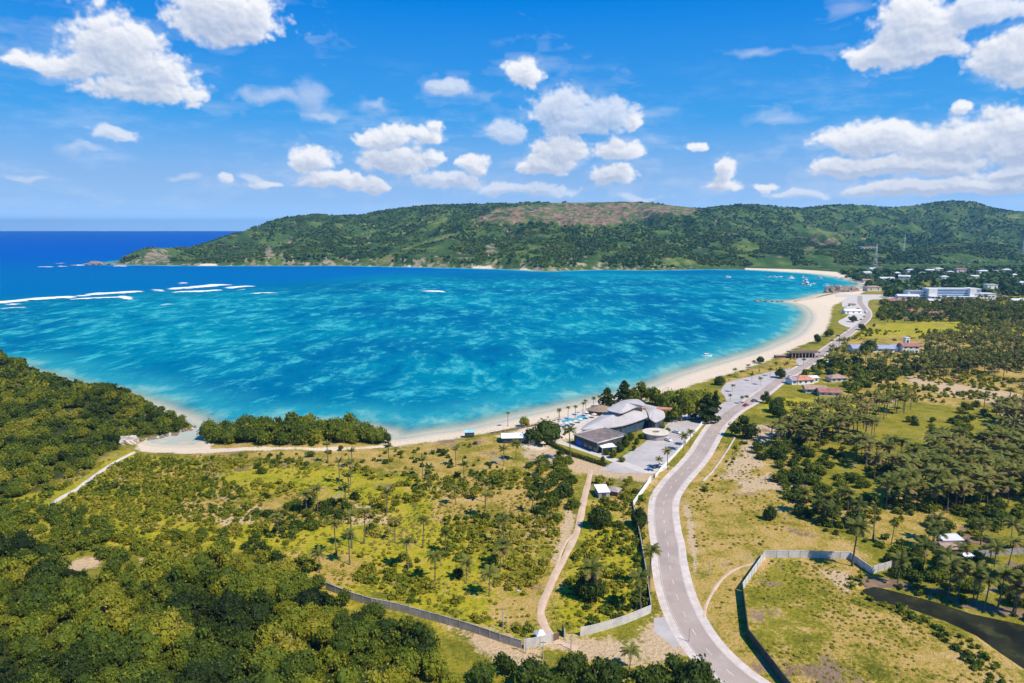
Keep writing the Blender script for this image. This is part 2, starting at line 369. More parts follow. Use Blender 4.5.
M = dict(
 wallw=mat('white_render', (0.78,0.77,0.74), 0.7, 0.10, 0.3, dirt=((0.45,0.42,0.38),0.35)),
 wallc=mat('cream_render', (0.62,0.55,0.45), 0.8, 0.15, 0.3, dirt=((0.35,0.30,0.25),0.3)),
 conc=mat('concrete_panel', (0.56,0.54,0.51), 0.8, 0.22, 0.25, dirt=((0.30,0.27,0.24),0.4)),
 concd=mat('weathered_concrete', (0.36,0.33,0.31), 0.85, 0.3, 0.3, dirt=((0.18,0.16,0.14),0.5)),
 post=mat('concrete_post', (0.42,0.40,0.38), 0.8, 0.2, 0.8),
 darkwall=mat('dark_green_panel', (0.055,0.068,0.062), 0.8, 0.25, 0.3, dirt=((0.11,0.11,0.10),0.4)),  # near-black base colour paints in the shade of an unlit wall face
 roofw=mat('pale_sheet_roof', (0.66,0.66,0.70), 0.55, 0.12, 0.12, stripes=(0.9,'X',0.25)),
 roofg=mat('grey_sheet_roof', (0.33,0.33,0.38), 0.6, 0.15, 0.15, stripes=(0.8,'X',0.3)),
 roofr=mat('red_tile_roof', (0.36,0.16,0.13), 0.75, 0.25, 0.3, stripes=(1.2,'Y',0.3)),
 roofo=mat('orange_tile_roof', (0.55,0.24,0.15), 0.75, 0.25, 0.3, stripes=(1.2,'Y',0.3)),
 rustd=mat('brown_gravel_roof', (0.20,0.155,0.14), 0.9, 0.35, 0.3, dirt=((0.30,0.26,0.22),0.5)),
 rust=mat('rusty_sheet', (0.40,0.27,0.22), 0.8, 0.3, 0.5, stripes=(1.5,'X',0.4)),
 thatch=mat('thatch', (0.30,0.22,0.15), 0.95, 0.3, 1.2, bump=0.1),
 wood=mat('timber', (0.16,0.10,0.07), 0.8, 0.3, 1.0),
 dark=mat('dark_cladding', (0.07,0.075,0.075), 0.5, 0.3, 0.5, stripes=(0.6,'Z',0.4)),
 glass=mat('window_glass', (0.05,0.09,0.14), 0.08, 0.2, 0.4, spec=0.7),
 blueglass=mat('blue_glass', (0.05,0.17,0.32), 0.12, 0.25, 0.4, spec=0.7),
 bluew=mat('blue_painted_wall', (0.02,0.13,0.50), 0.6, 0.15, 0.4),
 metal=mat('galvanised_steel', (0.62,0.63,0.64), 0.45, 0.1, 1.0, metal=0.3),
 tower=mat('tower_steel', (0.70,0.70,0.70), 0.5, 0.1, 1.0),
 rock=mat('rock', (0.30,0.23,0.18), 0.9, 0.45, 0.22, bump=0.5, dirt=((0.12,0.09,0.07),0.7)),
 rockp=mat('pale_rock', (0.50,0.44,0.38), 0.9, 0.35, 0.3, bump=0.3),
 pool=mat('pool_water', (0.10,0.40,0.42), 0.08, 0.15, 0.5, spec=0.6),
 black=mat('rubber', (0.02,0.02,0.02), 0.7, 0.1, 1.0),
 carw=mat('white_car_paint', (0.75,0.75,0.75), 0.25, 0.05, 1.0, spec=0.5),
 carg=mat('grey_car_paint', (0.10,0.10,0.12), 0.25, 0.05, 1.0, spec=0.5),
 carr=mat('red_car_paint', (0.35,0.03,0.03), 0.25, 0.05, 1.0, spec=0.5),
 cloth=mat('white_canvas', (0.80,0.80,0.79), 0.8, 0.05, 1.0),
 paint=mat('road_paint', (0.58,0.52,0.48), 0.7, 0.15, 0.5, dirt=((0.45,0.44,0.43),0.5)),
 asphalt=mat('asphalt', (0.37,0.295,0.25), 0.85, 0.14, 0.05, dirt=((0.44,0.36,0.305),0.7)),
 shoulder=mat('pale_shoulder', (0.58,0.50,0.44), 0.9, 0.16, 0.35, dirt=((0.44,0.36,0.29),0.6)),
 paving=mat('grey_paving', (0.44,0.40,0.375), 0.85, 0.14, 0.12, dirt=((0.36,0.32,0.30),0.6)),
 lightpave=mat('light_paving', (0.54,0.49,0.43), 0.85, 0.10, 0.3, dirt=((0.45,0.40,0.35),0.5)),
 dirtm=mat('packed_dirt', (0.56,0.40,0.28), 0.95, 0.15, 0.25, dirt=((0.42,0.33,0.16),0.55)),
)

# ------------------------------------------------------------------ ground sheet
def zone(pp, soft=8.0, hit=False):
    return (np.array(GH(pp) if hit else GP(pp)), soft)
ZS = dict(
 sand=[([(390,446),(436,439),(500,429),(545,420),(620,405),(668,392),(700,382),(728,374),(762,363),(784,354),(798,346),(813,341),(826,331),(831,318),(832,306),(854,297),(864,292),(880,287),(860,278),(836,272),(800,269.5),(745,268),(745,270),(800,272.5),(857,281),(861,288),(806,299),(788,302),(799,303),(808,308),(809,314),(807,321),(800,327),(780,338),(742,352),(662,379),(598,396),(528,411),(468,426),(386,436)],5),
       ([(500,436),(545,420),(600,405),(650,400),(600,440),(560,440),(545,450),(528,450)],5),
       ([(135,440),(165,434),(195,428),(212,436),(210,447),(290,449),(360,447),(390,440),(390,446),(330,451),(240,452),(185,453),(140,450)],3)],
 dirt=[([(528,448),(548,447),(570,455),(600,463),(640,471),(656,476),(650,484),(610,478),(575,472),(545,462),(520,455)],3),
       ([(640,640),(655,615),(672,612),(690,640),(700,655),(660,662),(610,660),(560,650),(540,650),(480,660),(480,652),(560,642)],4),
       ([(450,628),(490,636),(520,650),(540,652),(545,668),(500,672),(470,650)],4),
       ([(60,565),(85,558),(105,560),(100,567),(80,571),(62,575)],2),([(138,560),(152,558),(150,563),(139,564)],1.5),
       ([(742,444),(757,424),(788,424),(784,434),(760,446),(758,465),(735,480),(722,478)],5),([(735,480),(800,470),(812,486),(780,490),(740,492)],4),
       ([(566,510),(574,506),(576,520),(566,540),(556,562),(552,560),(562,535)],2),([(530,515),(548,518),(550,530),(538,530)],2),
       ([(328,512),(350,504),(380,510),(390,520),(360,530),(330,525)],5),([(215,508),(262,504),(262,520),(225,526)],3),([(822,570),(845,571),(856,582),(846,592),(836,586)],2.5),
       ([(684,505),(690,505),(696,540),(698,575),(694,575),(690,545)],1.5),
       ([(900,375),(1024,395),(1024,408),(930,392)],6),([(870,398),(900,400),(890,406)],3),([(1000,412),(1024,415),(1024,425),(1000,420)],3)],
 dry=[([(205,440),(250,440),(330,442),(375,438),(390,446),(330,450),(240,450),(200,448)],3),([(175,500),(215,498),(240,515),(225,528),(180,520)],5),([(170,470),(220,475),(240,488),(180,485)],5),([(300,560),(360,560),(400,585),(330,590)],8),([(150,492),(175,490),(170,500),(150,500)],4),([(190,452),(250,454),(330,452),(388,446),(440,441),(490,438),(520,450),(500,470),(470,490),(440,480),(380,470),(300,462),(200,462)],8),
      ([(430,490),(520,480),(530,455),(575,470),(570,510),(540,535),(470,530),(440,515)],14),([(500,600),(560,560),(545,630),(515,632)],9),
      ([(600,480),(640,500),(652,480),(720,440),(735,450),(790,440),(800,500),(860,555),(765,553),(742,590),(748,640),(790,690),(830,720),(740,690),(650,630),(640,560)],8),
      ([(850,600),(870,590),(905,610),(950,632),(1000,670),(1050,700),(800,700),(790,670),(830,640)],22),([(805,562),(850,560),(868,580),(850,610),(820,596)],8),
      ([(800,500),(960,500),(960,540),(870,540)],8),([(860,380),(1030,372),(1040,410),(860,398)],8),
      ([(840,338),(920,336),(1040,340),(1040,405),(840,400)],20),([(200,500),(330,490),(330,530),(200,530)],10),
      ([(722,380),(765,366),(800,350),(800,365),(770,384),(735,400),(722,392)],4)],
 bright=[([(130,462),(300,465),(440,485),(500,560),(545,600),(540,640),(460,625),(340,595),(260,545),(130,540),(50,530),(60,500),(130,465)],15),
         ([(590,500),(632,505),(650,560),(650,610),(575,632),(552,615),(560,590),(582,545)],5),
         ([(-20,500),(40,500),(90,470),(130,450),(200,462),(270,500),(280,560),(200,562),(120,572),(60,560),(30,545),(-40,535)],8),([(165,520),(200,500),(262,500),(262,530),(180,545)],6),([(760,400),(850,396),(860,410),(800,420),(770,415)],6),
         ([(860,326),(960,320),(1040,330),(1040,345),(870,345),(856,335)],15)],
)
def zmask(x, y, lst):
    m_ = np.full(x.shape, -1.0)
    for pp, soft in lst:
        p = np.array(GH(pp) if (max(q[0] for q in pp) < 330 and min(q[1] for q in pp) > 455) else GP(pp)); k = np.clip(soft, 1, 99)*1.5
        bb = (x > p[:,0].min()-60) & (x < p[:,0].max()+60) & (y > p[:,1].min()-60) & (y < p[:,1].max()+60)
        if bb.any():
            d = sdf(x[bb], y[bb], p)/k; m_[bb] = np.maximum(m_[bb], np.clip(d, -1, 1))
    return m_*0.5+0.5
HZ_RED = [([(470,222),(500,208),(560,203),(620,201),(690,206),(700,212),(680,216),(640,218),(600,222),(570,226),(540,222),(500,224)],1.0),
          ([(545,214),(600,215),(640,213),(640,220),(600,228),(560,224)],1.0),([(806,236),(835,236),(842,245),(820,247)],.9),([(802,246),(822,248),(815,254),(803,254)],.8)]
HZ_ROCK = [([(264,250),(270,246),(276,258),(268,260)],1),([(286,240),(294,238),(292,246)],1),([(485,246),(492,243),(500,252),(488,256)],1),([(131,262),(150,250),(165,247),(172,262),(150,266)],.8),
           ([(278,256),(284,250),(285,262)],.8),([(366,240),(371,232),(370,244)],.8),([(590,266),(610,266),(608,262)],.7)]
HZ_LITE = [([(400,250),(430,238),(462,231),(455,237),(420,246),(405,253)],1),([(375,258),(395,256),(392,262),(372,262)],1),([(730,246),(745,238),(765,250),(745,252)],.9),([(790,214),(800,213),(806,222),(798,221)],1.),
           ([(805,225),(840,234),(850,242),(830,238),(808,234)],.8),([(515,250),(527,250),(526,262),(512,260)],.7),([(650,262),(680,256),(700,262),(690,268),(655,268)],.8),([(425,224),(445,212),(450,220),(430,228)],.7),([(1005,215),(1024,213),(1024,219),(1008,219)],.9),([(640,230),(660,232),(650,238)],.5)]
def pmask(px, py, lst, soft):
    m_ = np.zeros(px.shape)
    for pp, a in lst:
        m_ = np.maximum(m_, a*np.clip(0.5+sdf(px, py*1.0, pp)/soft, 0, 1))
    return m_

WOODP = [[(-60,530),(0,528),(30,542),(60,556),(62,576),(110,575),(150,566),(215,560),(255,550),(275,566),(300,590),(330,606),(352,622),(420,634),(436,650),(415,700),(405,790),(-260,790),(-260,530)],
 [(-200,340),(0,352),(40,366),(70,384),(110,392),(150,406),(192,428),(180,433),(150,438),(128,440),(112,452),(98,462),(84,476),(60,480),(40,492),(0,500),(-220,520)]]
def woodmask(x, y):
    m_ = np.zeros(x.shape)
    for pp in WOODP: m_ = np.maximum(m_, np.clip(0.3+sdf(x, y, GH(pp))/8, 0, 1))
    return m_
def build_ground():
    th = np.concatenate([np.linspace(-66, -40, 50, endpoint=False), np.linspace(-40, 40, 860), np.linspace(40.4, 66, 50)])
    rr = [55.0]
    while rr[-1] < 7200: rr.append(rr[-1]*1.0062 + (0 if rr[-1] > 120 else 0.4))
    rr = np.array(rr); T, Rr = np.meshgrid(np.radians(th), rr)
    X = np.tan(T)*Rr; Y = Rr
    x = X.ravel(); y = Y.ravel(); z = height(x, y)
    nr, nt = X.shape; idx = np.arange(nr*nt).reshape(nr, nt)
    Q = np.stack([idx[:-1,:-1], idx[:-1,1:], idx[1:,1:], idx[1:,:-1]], -1).reshape(-1, 4)
    near = y < 1500*K; GPH = [PD(-420,440*K),PD(0,440*K),PD(110,350*K),PD(160,325*K),PD(200,300*K),G(201,424),G(199,429),G(178,434.5),G(152,439),G(140,442),G(120,452),PD(-420,250*K)]
    A = np.zeros((len(x), 3)); B = np.zeros((len(x), 3)); C = np.zeros((len(x), 3))
    A[near, 0] = zmask(x[near], y[near], ZS['sand']); A[near, 1] = zmask(x[near], y[near], ZS['dirt']); A[near, 2] = zmask(x[near], y[near], ZS['dry'])
    B[near, 0] = zmask(x[near], y[near], ZS['bright'])
    s = sdf(x, y, coast)
    beach = np.where(y > 1000*K, np.clip(1-s/9, 0, 1)*np.clip((fbm(x/90, y/90, 3, 5)-.57)*8, 0, 1), np.clip(1-(s-3)/5, 0, 1))
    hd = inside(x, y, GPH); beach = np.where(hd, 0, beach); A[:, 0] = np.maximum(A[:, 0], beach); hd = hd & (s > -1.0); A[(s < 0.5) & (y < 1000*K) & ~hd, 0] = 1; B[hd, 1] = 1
    fr = y > 1150*K
    u, vv = proj(x, y, z)
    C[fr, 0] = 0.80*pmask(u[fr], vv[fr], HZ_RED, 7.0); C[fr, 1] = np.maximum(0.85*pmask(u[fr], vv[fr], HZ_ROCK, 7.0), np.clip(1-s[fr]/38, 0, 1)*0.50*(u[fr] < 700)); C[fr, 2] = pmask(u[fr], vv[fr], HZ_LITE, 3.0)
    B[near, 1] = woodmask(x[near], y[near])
    B[:, 2] = np.clip((y-1000*K)/200, 0, 1)
    m_ = bpy.data.materials.new('ground_cover'); m_.use_nodes = True; t = NT(m_.node_tree)
    pos = t.node('ShaderNodeNewGeometry').outputs['Position']
    def att(n):
        a = t.node('ShaderNodeAttribute', attribute_name=n).outputs['Color']; q = t.node('ShaderNodeSeparateColor'); t.l.new(a, q.inputs[0]); return q.outputs
    a = att('za'); b = att('zb'); c = att('zc')
    nb = t.noise(pos, 0.035, 5, 0.6); nm = t.noise(pos, 0.16, 5, 0.62); nf = t.noise(pos, 0.9, 5, 0.65); nff = t.noise(pos, 3.0, 3, 0.6)
    mixn = t.m('ADD', t.m('MULTIPLY', nb, 0.35), t.m('ADD', t.m('MULTIPLY', nm, 0.35), t.m('MULTIPLY', nf, 0.30)))
    def msk(v, amp, lo=.36, hi=.64): return t.step(t.m('ADD', v, t.m('MULTIPLY', t.m('SUBTRACT', mixn, 0.5), amp*2.3)), lo, hi)
    lush = t.ramp(mixn, [(0.30,(0.055,0.066,0.008)),(0.42,(0.14,0.14,0.013)),(0.52,(0.26,0.23,0.020)),(0.66,(0.38,0.28,0.07))])
    brt = t.ramp(t.m('ADD', t.m('MULTIPLY', nm, 0.5), t.m('MULTIPLY', nf, 0.5)), [(0.32,(0.10,0.12,0.008)),(0.42,(0.24,0.25,0.010)),(0.52,(0.40,0.34,0.018)),(0.62,(0.46,0.32,0.07)),(0.76,(0.50,0.34,0.16))])
    dry = t.ramp(mixn, [(0.38,(0.13,0.135,0.015)),(0.455,(0.27,0.22,0.03)),(0.51,(0.43,0.295,0.07)),(0.59,(0.52,0.35,0.14)),(0.70,(0.58,0.41,0.22))])
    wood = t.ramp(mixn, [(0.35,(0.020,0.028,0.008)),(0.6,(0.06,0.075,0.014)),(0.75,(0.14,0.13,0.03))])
    col = lush
    col = t.mix(msk(b[0], 1.6, .36, .60), col, brt)
    col = t.mix(msk(a[2], 1.5, .38, .62), col, dry)
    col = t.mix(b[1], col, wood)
    dirt = t.ramp(nf, [(0.30,(0.48,0.34,0.19)),(0.70,(0.60,0.44,0.27))])
    col = t.mix(msk(a[1], 1.3), col, dirt)
    hill = t.ramp(t.noise(pos, 0.012, 7, 0.65), [(0.35,(0.022,0.055,0.014)),(0.5,(0.050,0.100,0.020)),(0.66,(0.11,0.165,0.028))])
    col = t.mix(b[2], col, hill)
    nh = t.noise(pos, 0.02, 6, 0.65)
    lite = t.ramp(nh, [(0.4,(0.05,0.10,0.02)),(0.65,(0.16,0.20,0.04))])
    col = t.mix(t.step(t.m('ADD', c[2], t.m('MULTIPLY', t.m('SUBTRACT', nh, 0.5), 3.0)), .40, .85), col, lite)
    red = t.ramp(t.noise(pos, 0.04, 6, 0.7), [(0.38,(0.05,0.09,0.02)),(0.50,(0.20,0.135,0.08)),(0.68,(0.32,0.215,0.14))])
    col = t.mix(t.step(t.m('ADD', c[0], t.m('ADD', t.m('MULTIPLY', t.m('SUBTRACT', nh, 0.5), 4.4), t.m('MULTIPLY', t.m('SUBTRACT', t.noise(pos, 0.07, 5, 0.7), 0.5), 2.6))), .52, .80), col, red)
    rck = t.ramp(t.noise(pos, 0.05, 6, 0.7), [(0.35,(0.07,0.07,0.035)),(0.65,(0.36,0.29,0.19))])
    col = t.mix(t.step(t.m('ADD', c[1], t.m('MULTIPLY', t.m('SUBTRACT', t.noise(pos, 0.05, 6, 0.7), 0.5), 3.5)), .40, .66), col, rck)
    sand = t.ramp(nf, [(0.3,(0.66,0.52,0.36)),(0.7,(0.80,0.67,0.50))])
    wet = t.node('ShaderNodeSeparateXYZ'); t.l.new(pos, wet.inputs[0])
    sand = t.mix(t.step(wet.outputs[2], 0.45, 0.05), sand, (0.60, 0.51, 0.38))
    col = t.mix(msk(a[0], 0.7), col, sand)
    bs = t.node('ShaderNodeBsdfPrincipled', ins={'Base Color': col, 'Roughness': 0.95, 'Specular IOR Level': 0.1})
    bp = t.node('ShaderNodeBump', ins={'Height': t.m('ADD', nf, t.m('MULTIPLY', nff, 0.35)), 'Strength': 0.9, 'Distance': 0.9}); t.l.new(bp.outputs[0], bs.inputs['Normal'])
    o = t.node('ShaderNodeOutputMaterial'); t.l.new(bs.outputs[0], o.inputs[0])
    me = mesh_np('ground', np.c_[x, y, z], Q, m_, attrs={'za': A, 'zb': B, 'zc': C}, smooth_=True)
    prop(link(bpy.data.objects.new('ground', me)), 'coastal plain, beach and far green hills round the bay', kind='structure')
build_ground()

# ------------------------------------------------------------------ water
def build_water():
    th = np.concatenate([np.linspace(-66, -40, 30, endpoint=False), np.linspace(-40, 40, 420), np.linspace(41, 66, 30)])
    rr = [330.0]
    while rr[-1] < 19200: rr.append(rr[-1]*1.012)
    rr = np.array(rr); rr[-1] = 19100
    T, Rr = np.meshgrid(np.radians(th), rr); x = (np.tan(T)*Rr).ravel(); y = Rr.ravel()
    nr, nt = T.shape; idx = np.arange(nr*nt).reshape(nr, nt)
    Q = np.stack([idx[:-1,:-1], idx[:-1,1:], idx[1:,1:], idx[1:,:-1]], -1).reshape(-1, 4)
    s = -sdf(x, y, coast); u, vv = proj(x, y, 0*x)
    depth = np.clip(s*0.035, -1, 7)
    # open water beyond the breaker line is deep; bay floor shelves up to the breakers
    lim = np.interp(u, [0, 130, 280, 400, 600, 800, 1000], [300, 293, 286, 276, 272, 271, 271])
    deep = np.clip((lim-vv)/8+0.3, 0, 1)
    s = s*(1-0.7*np.clip(sdf(x, y, [G(a, b, 0) for a, b in [(140,450),(140,438),(186,424),(206,419),(222,424),(216,450)]])/14, 0, 1))
    reef = np.clip((s-12)/45, 0, 1)*np.clip((vv-lim)/10, 0, 1)
    teal = np.clip((vv-246)/34, 0, 1)
    m_ = bpy.data.materials.new('sea_water'); m_.use_nodes = True; t = NT(m_.node_tree)
    def at(n): return t.node('ShaderNodeAttribute', attribute_name=n).outputs['Fac']
    sh, dp, rf, tl = at('shore'), at('deep'), at('reef'), at('teal')
    pos = t.node('ShaderNodeNewGeometry').outputs['Position']
    pa = t.v('MULTIPLY', pos, (1.05, 0.50, 1.0))
    warp = t.node('ShaderNodeTexNoise', ins={'Vector': pos, 'Scale': 0.006, 'Detail': 3.0})
    pw = t.v('ADD', pa, t.v('SCALE', warp.outputs['Color'], 60.0))
    n1 = t.noise(pw, 0.032, 11, 0.74); n2 = t.noise(pw, 0.09, 8, 0.7); nb = t.noise(pos, 0.0035, 4, 0.5)
    nn = t.m('ADD', t.m('MULTIPLY', n1, 0.65), t.m('ADD', t.m('MULTIPLY', n2, 0.22), t.m('MULTIPLY', nb, 0.13)))
    c_deep = t.mix(t.step(tl, 0.0, 1.0), (0.000, 0.082, 0.370), (0.000, 0.125, 0.320))
    c_bay = t.mix(t.step(nb, 0.35, 0.65), (0.000, 0.125, 0.245), (0.000, 0.200, 0.285))
    c_lt = t.mix(t.step(n2, 0.4, 0.6), (0.003, 0.25, 0.32), (0.05, 0.37, 0.41))
    col = t.mix(t.m('MULTIPLY', t.step(nn, 0.485, 0.59), rf), c_bay, c_lt)
    col = t.mix(t.m('MULTIPLY', t.step(nn, 0.48, 0.40), t.m('MULTIPLY', rf, 0.8)), col, (0.000, 0.100, 0.24))
    col = t.mix(dp, col, c_deep)
    shn = t.m('ADD', sh, t.m('MULTIPLY', t.m('SUBTRACT', n1, 0.5), 110))
    col = t.mix(t.step(shn, 70, 15), col, (0.02, 0.27, 0.33))
    col = t.mix(t.step(shn, 34, 4), col, (0.19, 0.42, 0.38))
    foam = t.m('MULTIPLY', t.step(t.m('ADD', sh, t.m('MULTIPLY', t.m('SUBTRACT', n2, 0.5), 10)), 5.5, 2.0), t.step(sh, -1.0, 1.5))
    col = t.mix(t.m('MULTIPLY', foam, 0.35), col, (0.80, 0.82, 0.80))
    bs = t.node('ShaderNodeBsdfPrincipled', ins={'Base Color': col, 'Roughness': 0.5, 'Specular IOR Level': 0.0})
    bp = t.node('ShaderNodeBump', ins={'Height': t.m('ADD', t.noise(t.v('MULTIPLY', pos, (0.5, 1, 1)), 0.10, 5, 0.6), t.m('MULTIPLY', t.noise(pos, 0.6, 3), 0.2)), 'Strength': 1.0, 'Distance': 2.2}); t.l.new(bp.outputs[0], bs.inputs['Normal'])
    tr = t.node('ShaderNodeBsdfTransparent')
    mx = t.node('ShaderNodeMixShader', ins={0: t.m('MAXIMUM', t.step(sh, -1.0, 26), t.m('MULTIPLY', foam, 0.4)), 1: tr.outputs[0], 2: bs.outputs[0]})
    o = t.node('ShaderNodeOutputMaterial'); t.l.new(mx.outputs[0], o.inputs[0])
    me = mesh_np('sea', np.c_[x, y, 0*x], Q, m_, attrs={'shore': s, 'deep': deep, 'reef': reef, 'teal': teal}, smooth_=True)
    prop(link(bpy.data.objects.new('sea', me)), 'turquoise bay and deep blue open sea', kind='structure')
    # pond
    pm = mat('pond_water', (0.022,0.023,0.012), 0.35, 0.6, 0.05, spec=0.03, dirt=((0.060,0.060,0.018),0.9))
    pts = smooth(POND, 3, True); c = np.mean(pts, 0)
    mb = MB(); mb.add([(c[0]+(p[0]-c[0])*1.06, c[1]+(p[1]-c[1])*1.06, 1.35) for p in pts], [tuple(range(len(pts)))])
    prop(mb.build('pond_water', pm), 'dark still pond beside the palms', kind='structure')
build_water()

def ribbon(pts, wl, wr, z, n=1):
    """flat strip along a world polyline, wl/wr metres to the left/right"""
    P = np.array(pts, float); T = np.gradient(P, axis=0); T /= np.linalg.norm(T, axis=1)[:, None]+1e-9; N = np.c_[-T[:,1], T[:,0]]
    wl = np.broadcast_to(wl, len(P)); wr = np.broadcast_to(wr, len(P)); z = np.broadcast_to(z, len(P))
    L = P+N*wl[:, None]; Rr = P-N*wr[:, None]; mb = MB(); k = len(P)
    mb.add([(a[0], a[1], q) for a, q in zip(L, z)]+[(a[0], a[1], q) for a, q in zip(Rr, z)], [(k+i, k+i+1, i+1, i) for i in range(k-1)])
    return mb
def offset(pts, d):
    P = np.array(pts, float); T = np.gradient(P, axis=0); T /= np.linalg.norm(T, axis=1)[:, None]+1e-9
    return P+np.c_[-T[:,1], T[:,0]]*d
def resample(pts, step):
    P = np.array(pts, float); d = np.r_[0, np.cumsum(np.linalg.norm(np.diff(P, axis=0), axis=1))]
    s = np.arange(0, d[-1], step); return np.c_[np.interp(s, d, P[:,0]), np.interp(s, d, P[:,1])]
# breakers on the reef: white water ribbons
def surf():
    m_ = bpy.data.materials.new('white_water'); m_.use_nodes = True; t = NT(m_.node_tree)
    pos = t.node('ShaderNodeNewGeometry').outputs['Position']; e = t.node('ShaderNodeAttribute', attribute_name='edge').outputs['Fac']
    n = t.noise(t.v('MULTIPLY', pos, (0.35, 1, 1)), 0.09, 6, 0.7)
    k = t.step(t.m('ADD', e, t.m('MULTIPLY', t.m('SUBTRACT', n, 0.5), 2.2)), 0.25, 0.65)
    b = t.node('ShaderNodeBsdfPrincipled', ins={'Base Color': (0.86, 0.88, 0.88, 1), 'Roughness': 0.9})
    mx = t.node('ShaderNodeMixShader', ins={0: k, 1: t.node('ShaderNodeBsdfTransparent').outputs[0], 2: b.outputs[0]})
    o = t.node('ShaderNodeOutputMaterial'); t.l.new(mx.outputs[0], o.inputs[0])
    lines = [([(-60,307),(2,302.5),(40,299),(80,297)],2.2),([(82,296.5),(88,295)],1.2),([(84,294.5),(110,293.5),(148,291)],1.8),([(70,299.5),(95,298.3),(135,297)],.9),([(0,309),(30,307)],.7),([(5,305),(24,303.5)],1.5),
             ([(152,290.8),(164,290)],2.0),([(168,289.3),(200,287),(226,284.2)],1.6),([(178,283.5),(190,283)],1.6),([(172,292.2),(205,291.4),(222,289.6)],1.1),([(228,288.3),(240,287),(256,286)],1.1),([(238,290),(244,290)],1.4),
             ([(36,267),(54,267)],0.35),([(58,266.5),(70,266.5)],0.3),([(74,265),(84,265.5)],0.4),([(57,263.4),(62,263.4)],0.6),([(112,266),(128,266.2)],0.4),([(422,291),(448,292.2)],0.9),([(250,293.5),(278,293)],.6),([(120,296),(130,300)],.8),([(160,305),(175,304)],.8)]
    V = []; Q = []; E = []
    for pp, wpx in lines:
        P = resample(smooth(GP(pp, 0), 6) if len(pp) > 2 else GP(pp, 0), 5.0)
        if len(P) < 3: P = np.array(GP(pp, 0))
        T = np.gradient(P, axis=0); T /= np.linalg.norm(T, axis=1)[:, None]+1e-9; N = np.c_[-T[:,1], T[:,0]]
        dist = P[:,1]; wm = wpx*dist**2/(CAMZ*FPX)*(0.75+1.3*fbm(P[:,0]/25, P[:,1]/25, 3, 8)); k0 = len(V); m5 = (-1,-.5,0,.5,1)
        for i in range(len(P)):
            endf = min(1, i/3, (len(P)-1-i)/3)
            for q in m5:
                p = P[i]+N[i]*q*wm[i]*0.62; V.append((p[0], p[1], 0.12+1.1*(1-q*q)*endf)); E.append((1-abs(q))*1.1*(0.3+0.7*endf))
        for i in range(len(P)-1):
            for j in range(4): Q.append((k0+i*5+j, k0+(i+1)*5+j, k0+(i+1)*5+j+1, k0+i*5+j+1))
    me = mesh_np('surf', V, Q, m_, attrs={'edge': E}, smooth_=True)
    prop(link(bpy.data.objects.new('surf', me)), 'white breakers on the reef', kind='structure')
surf()

# ------------------------------------------------------------------ roads and paths
ROAD = smooth(GP([(790,720),(762,697),(731,674),(705,648),(687,620),(675,590),(669,560),(668,545),(665,530),(663.5,510),(666,496),(677,480),(691,465),(701,452),(708,440),(718,425),(735,410),(756,398),(780,380),(798,370),(812,361),(826,350),(843,337.5),(858,326.5),(866,319),(868,313.5),(864,308),(860,302),(860,296)]), 8)
ROADW = 5.9
shoulder_w = np.interp(np.arange(len(ROAD)), [0, 130, 180, 220], [2.4, 2.4, 1.4, 1.4])
def sheet(name, mb, m_, label): return prop(mb.build(name, m_), label, kind='structure')
sheet('road', ribbon(ROAD, 3.6, 3.6, 2.10), M['asphalt'], 'two lane coast road curving along the bay')
sheet('road_shoulder', ribbon(ROAD, 3.6+shoulder_w, 3.6+shoulder_w, 2.05), M['shoulder'], 'pale gravel shoulders of the coast road')
mb = MB()
cl = resample(ROAD, 1.0)
for i in range(8, min(len(cl)-4, 900), 9):
    q = ribbon(cl[i:i+4], .13, .13, 2.13); mb.add(q.v, q.f)
for sgn in (-1, 1):
    q = ribbon(offset(ROAD, sgn*3.4), .09, .09, 2.13); mb.add(q.v, q.f)
sheet('road_markings', mb, M['paint'], 'white centre dashes and edge lines on the coast road')
# second carriageway / lay-bys by the beach
def area(name, pp, m_, z, label, sm=3):
    pts = smooth(GP(pp), sm, True) if sm else GP(pp); mb = MB(); mb.add([(a, b, z) for a, b in pts], [tuple(range(len(pts)))]); o = sheet(name, mb, m_, label)
    import bmesh
    bm = bmesh.new(); bm.from_mesh(o.data); bmesh.ops.triangulate(bm, faces=bm.faces); bm.normal_update()
    if bm.faces[:] and sum(f.normal.z for f in bm.faces) < 0: bmesh.ops.reverse_faces(bm, faces=bm.faces)
    bm.to_mesh(o.data); bm.free(); return o
area('car_park', [(600,470),(615,461),(640,446),(660,430),(672,420),(690,412),(712,408),(716,413),(700,428),(684,446),(668,460),(655,472),(648,474),(620,473)], M['paving'], 2.06, 'grey paved resort car park beside the road', 1)
area('beach_car_park', [(721,391),(727,383),(745,378),(770,372),(792,368.5),(786,374),(774,381),(762,388),(748,396),(738,404),(722,416),(712,424),(708,418),(716,408),(726,400)], M['paving'], 2.065, 'grey parking bays between beach and road')
area('upper_car_park', [(796,362),(800,357),(812,352),(822,350),(828,347),(838,338),(846,333),(848,338),(834,350),(818,358),(804,365)], M['paving'], 2.065, 'far parking area by the beach pavilion')
area('beach_plaza', [(838,322),(846,317),(850,312),(842,306),(846,298),(866,296),(880,296),(882,299),(870,300),(868,306),(872,312),(868,322),(852,328)], M['lightpave'], 2.055, 'pale plaza at the far end of the beach')
area('cross_road', [(835,294.5),(885,294.5),(905,297),(905,299),(880,298),(835,297)], M['lightpave'], 2.058, 'pale road crossing behind the beach', 0)
DRIVE = smooth(GP([(552,440),(566,444),(585,450),(605,457),(625,464),(650,472),(665,465)]), 6)
sheet('driveway', ribbon(DRIVE, 2.6, 2.6, 2.07), M['lightpave'], 'pale service drive behind the hedge')
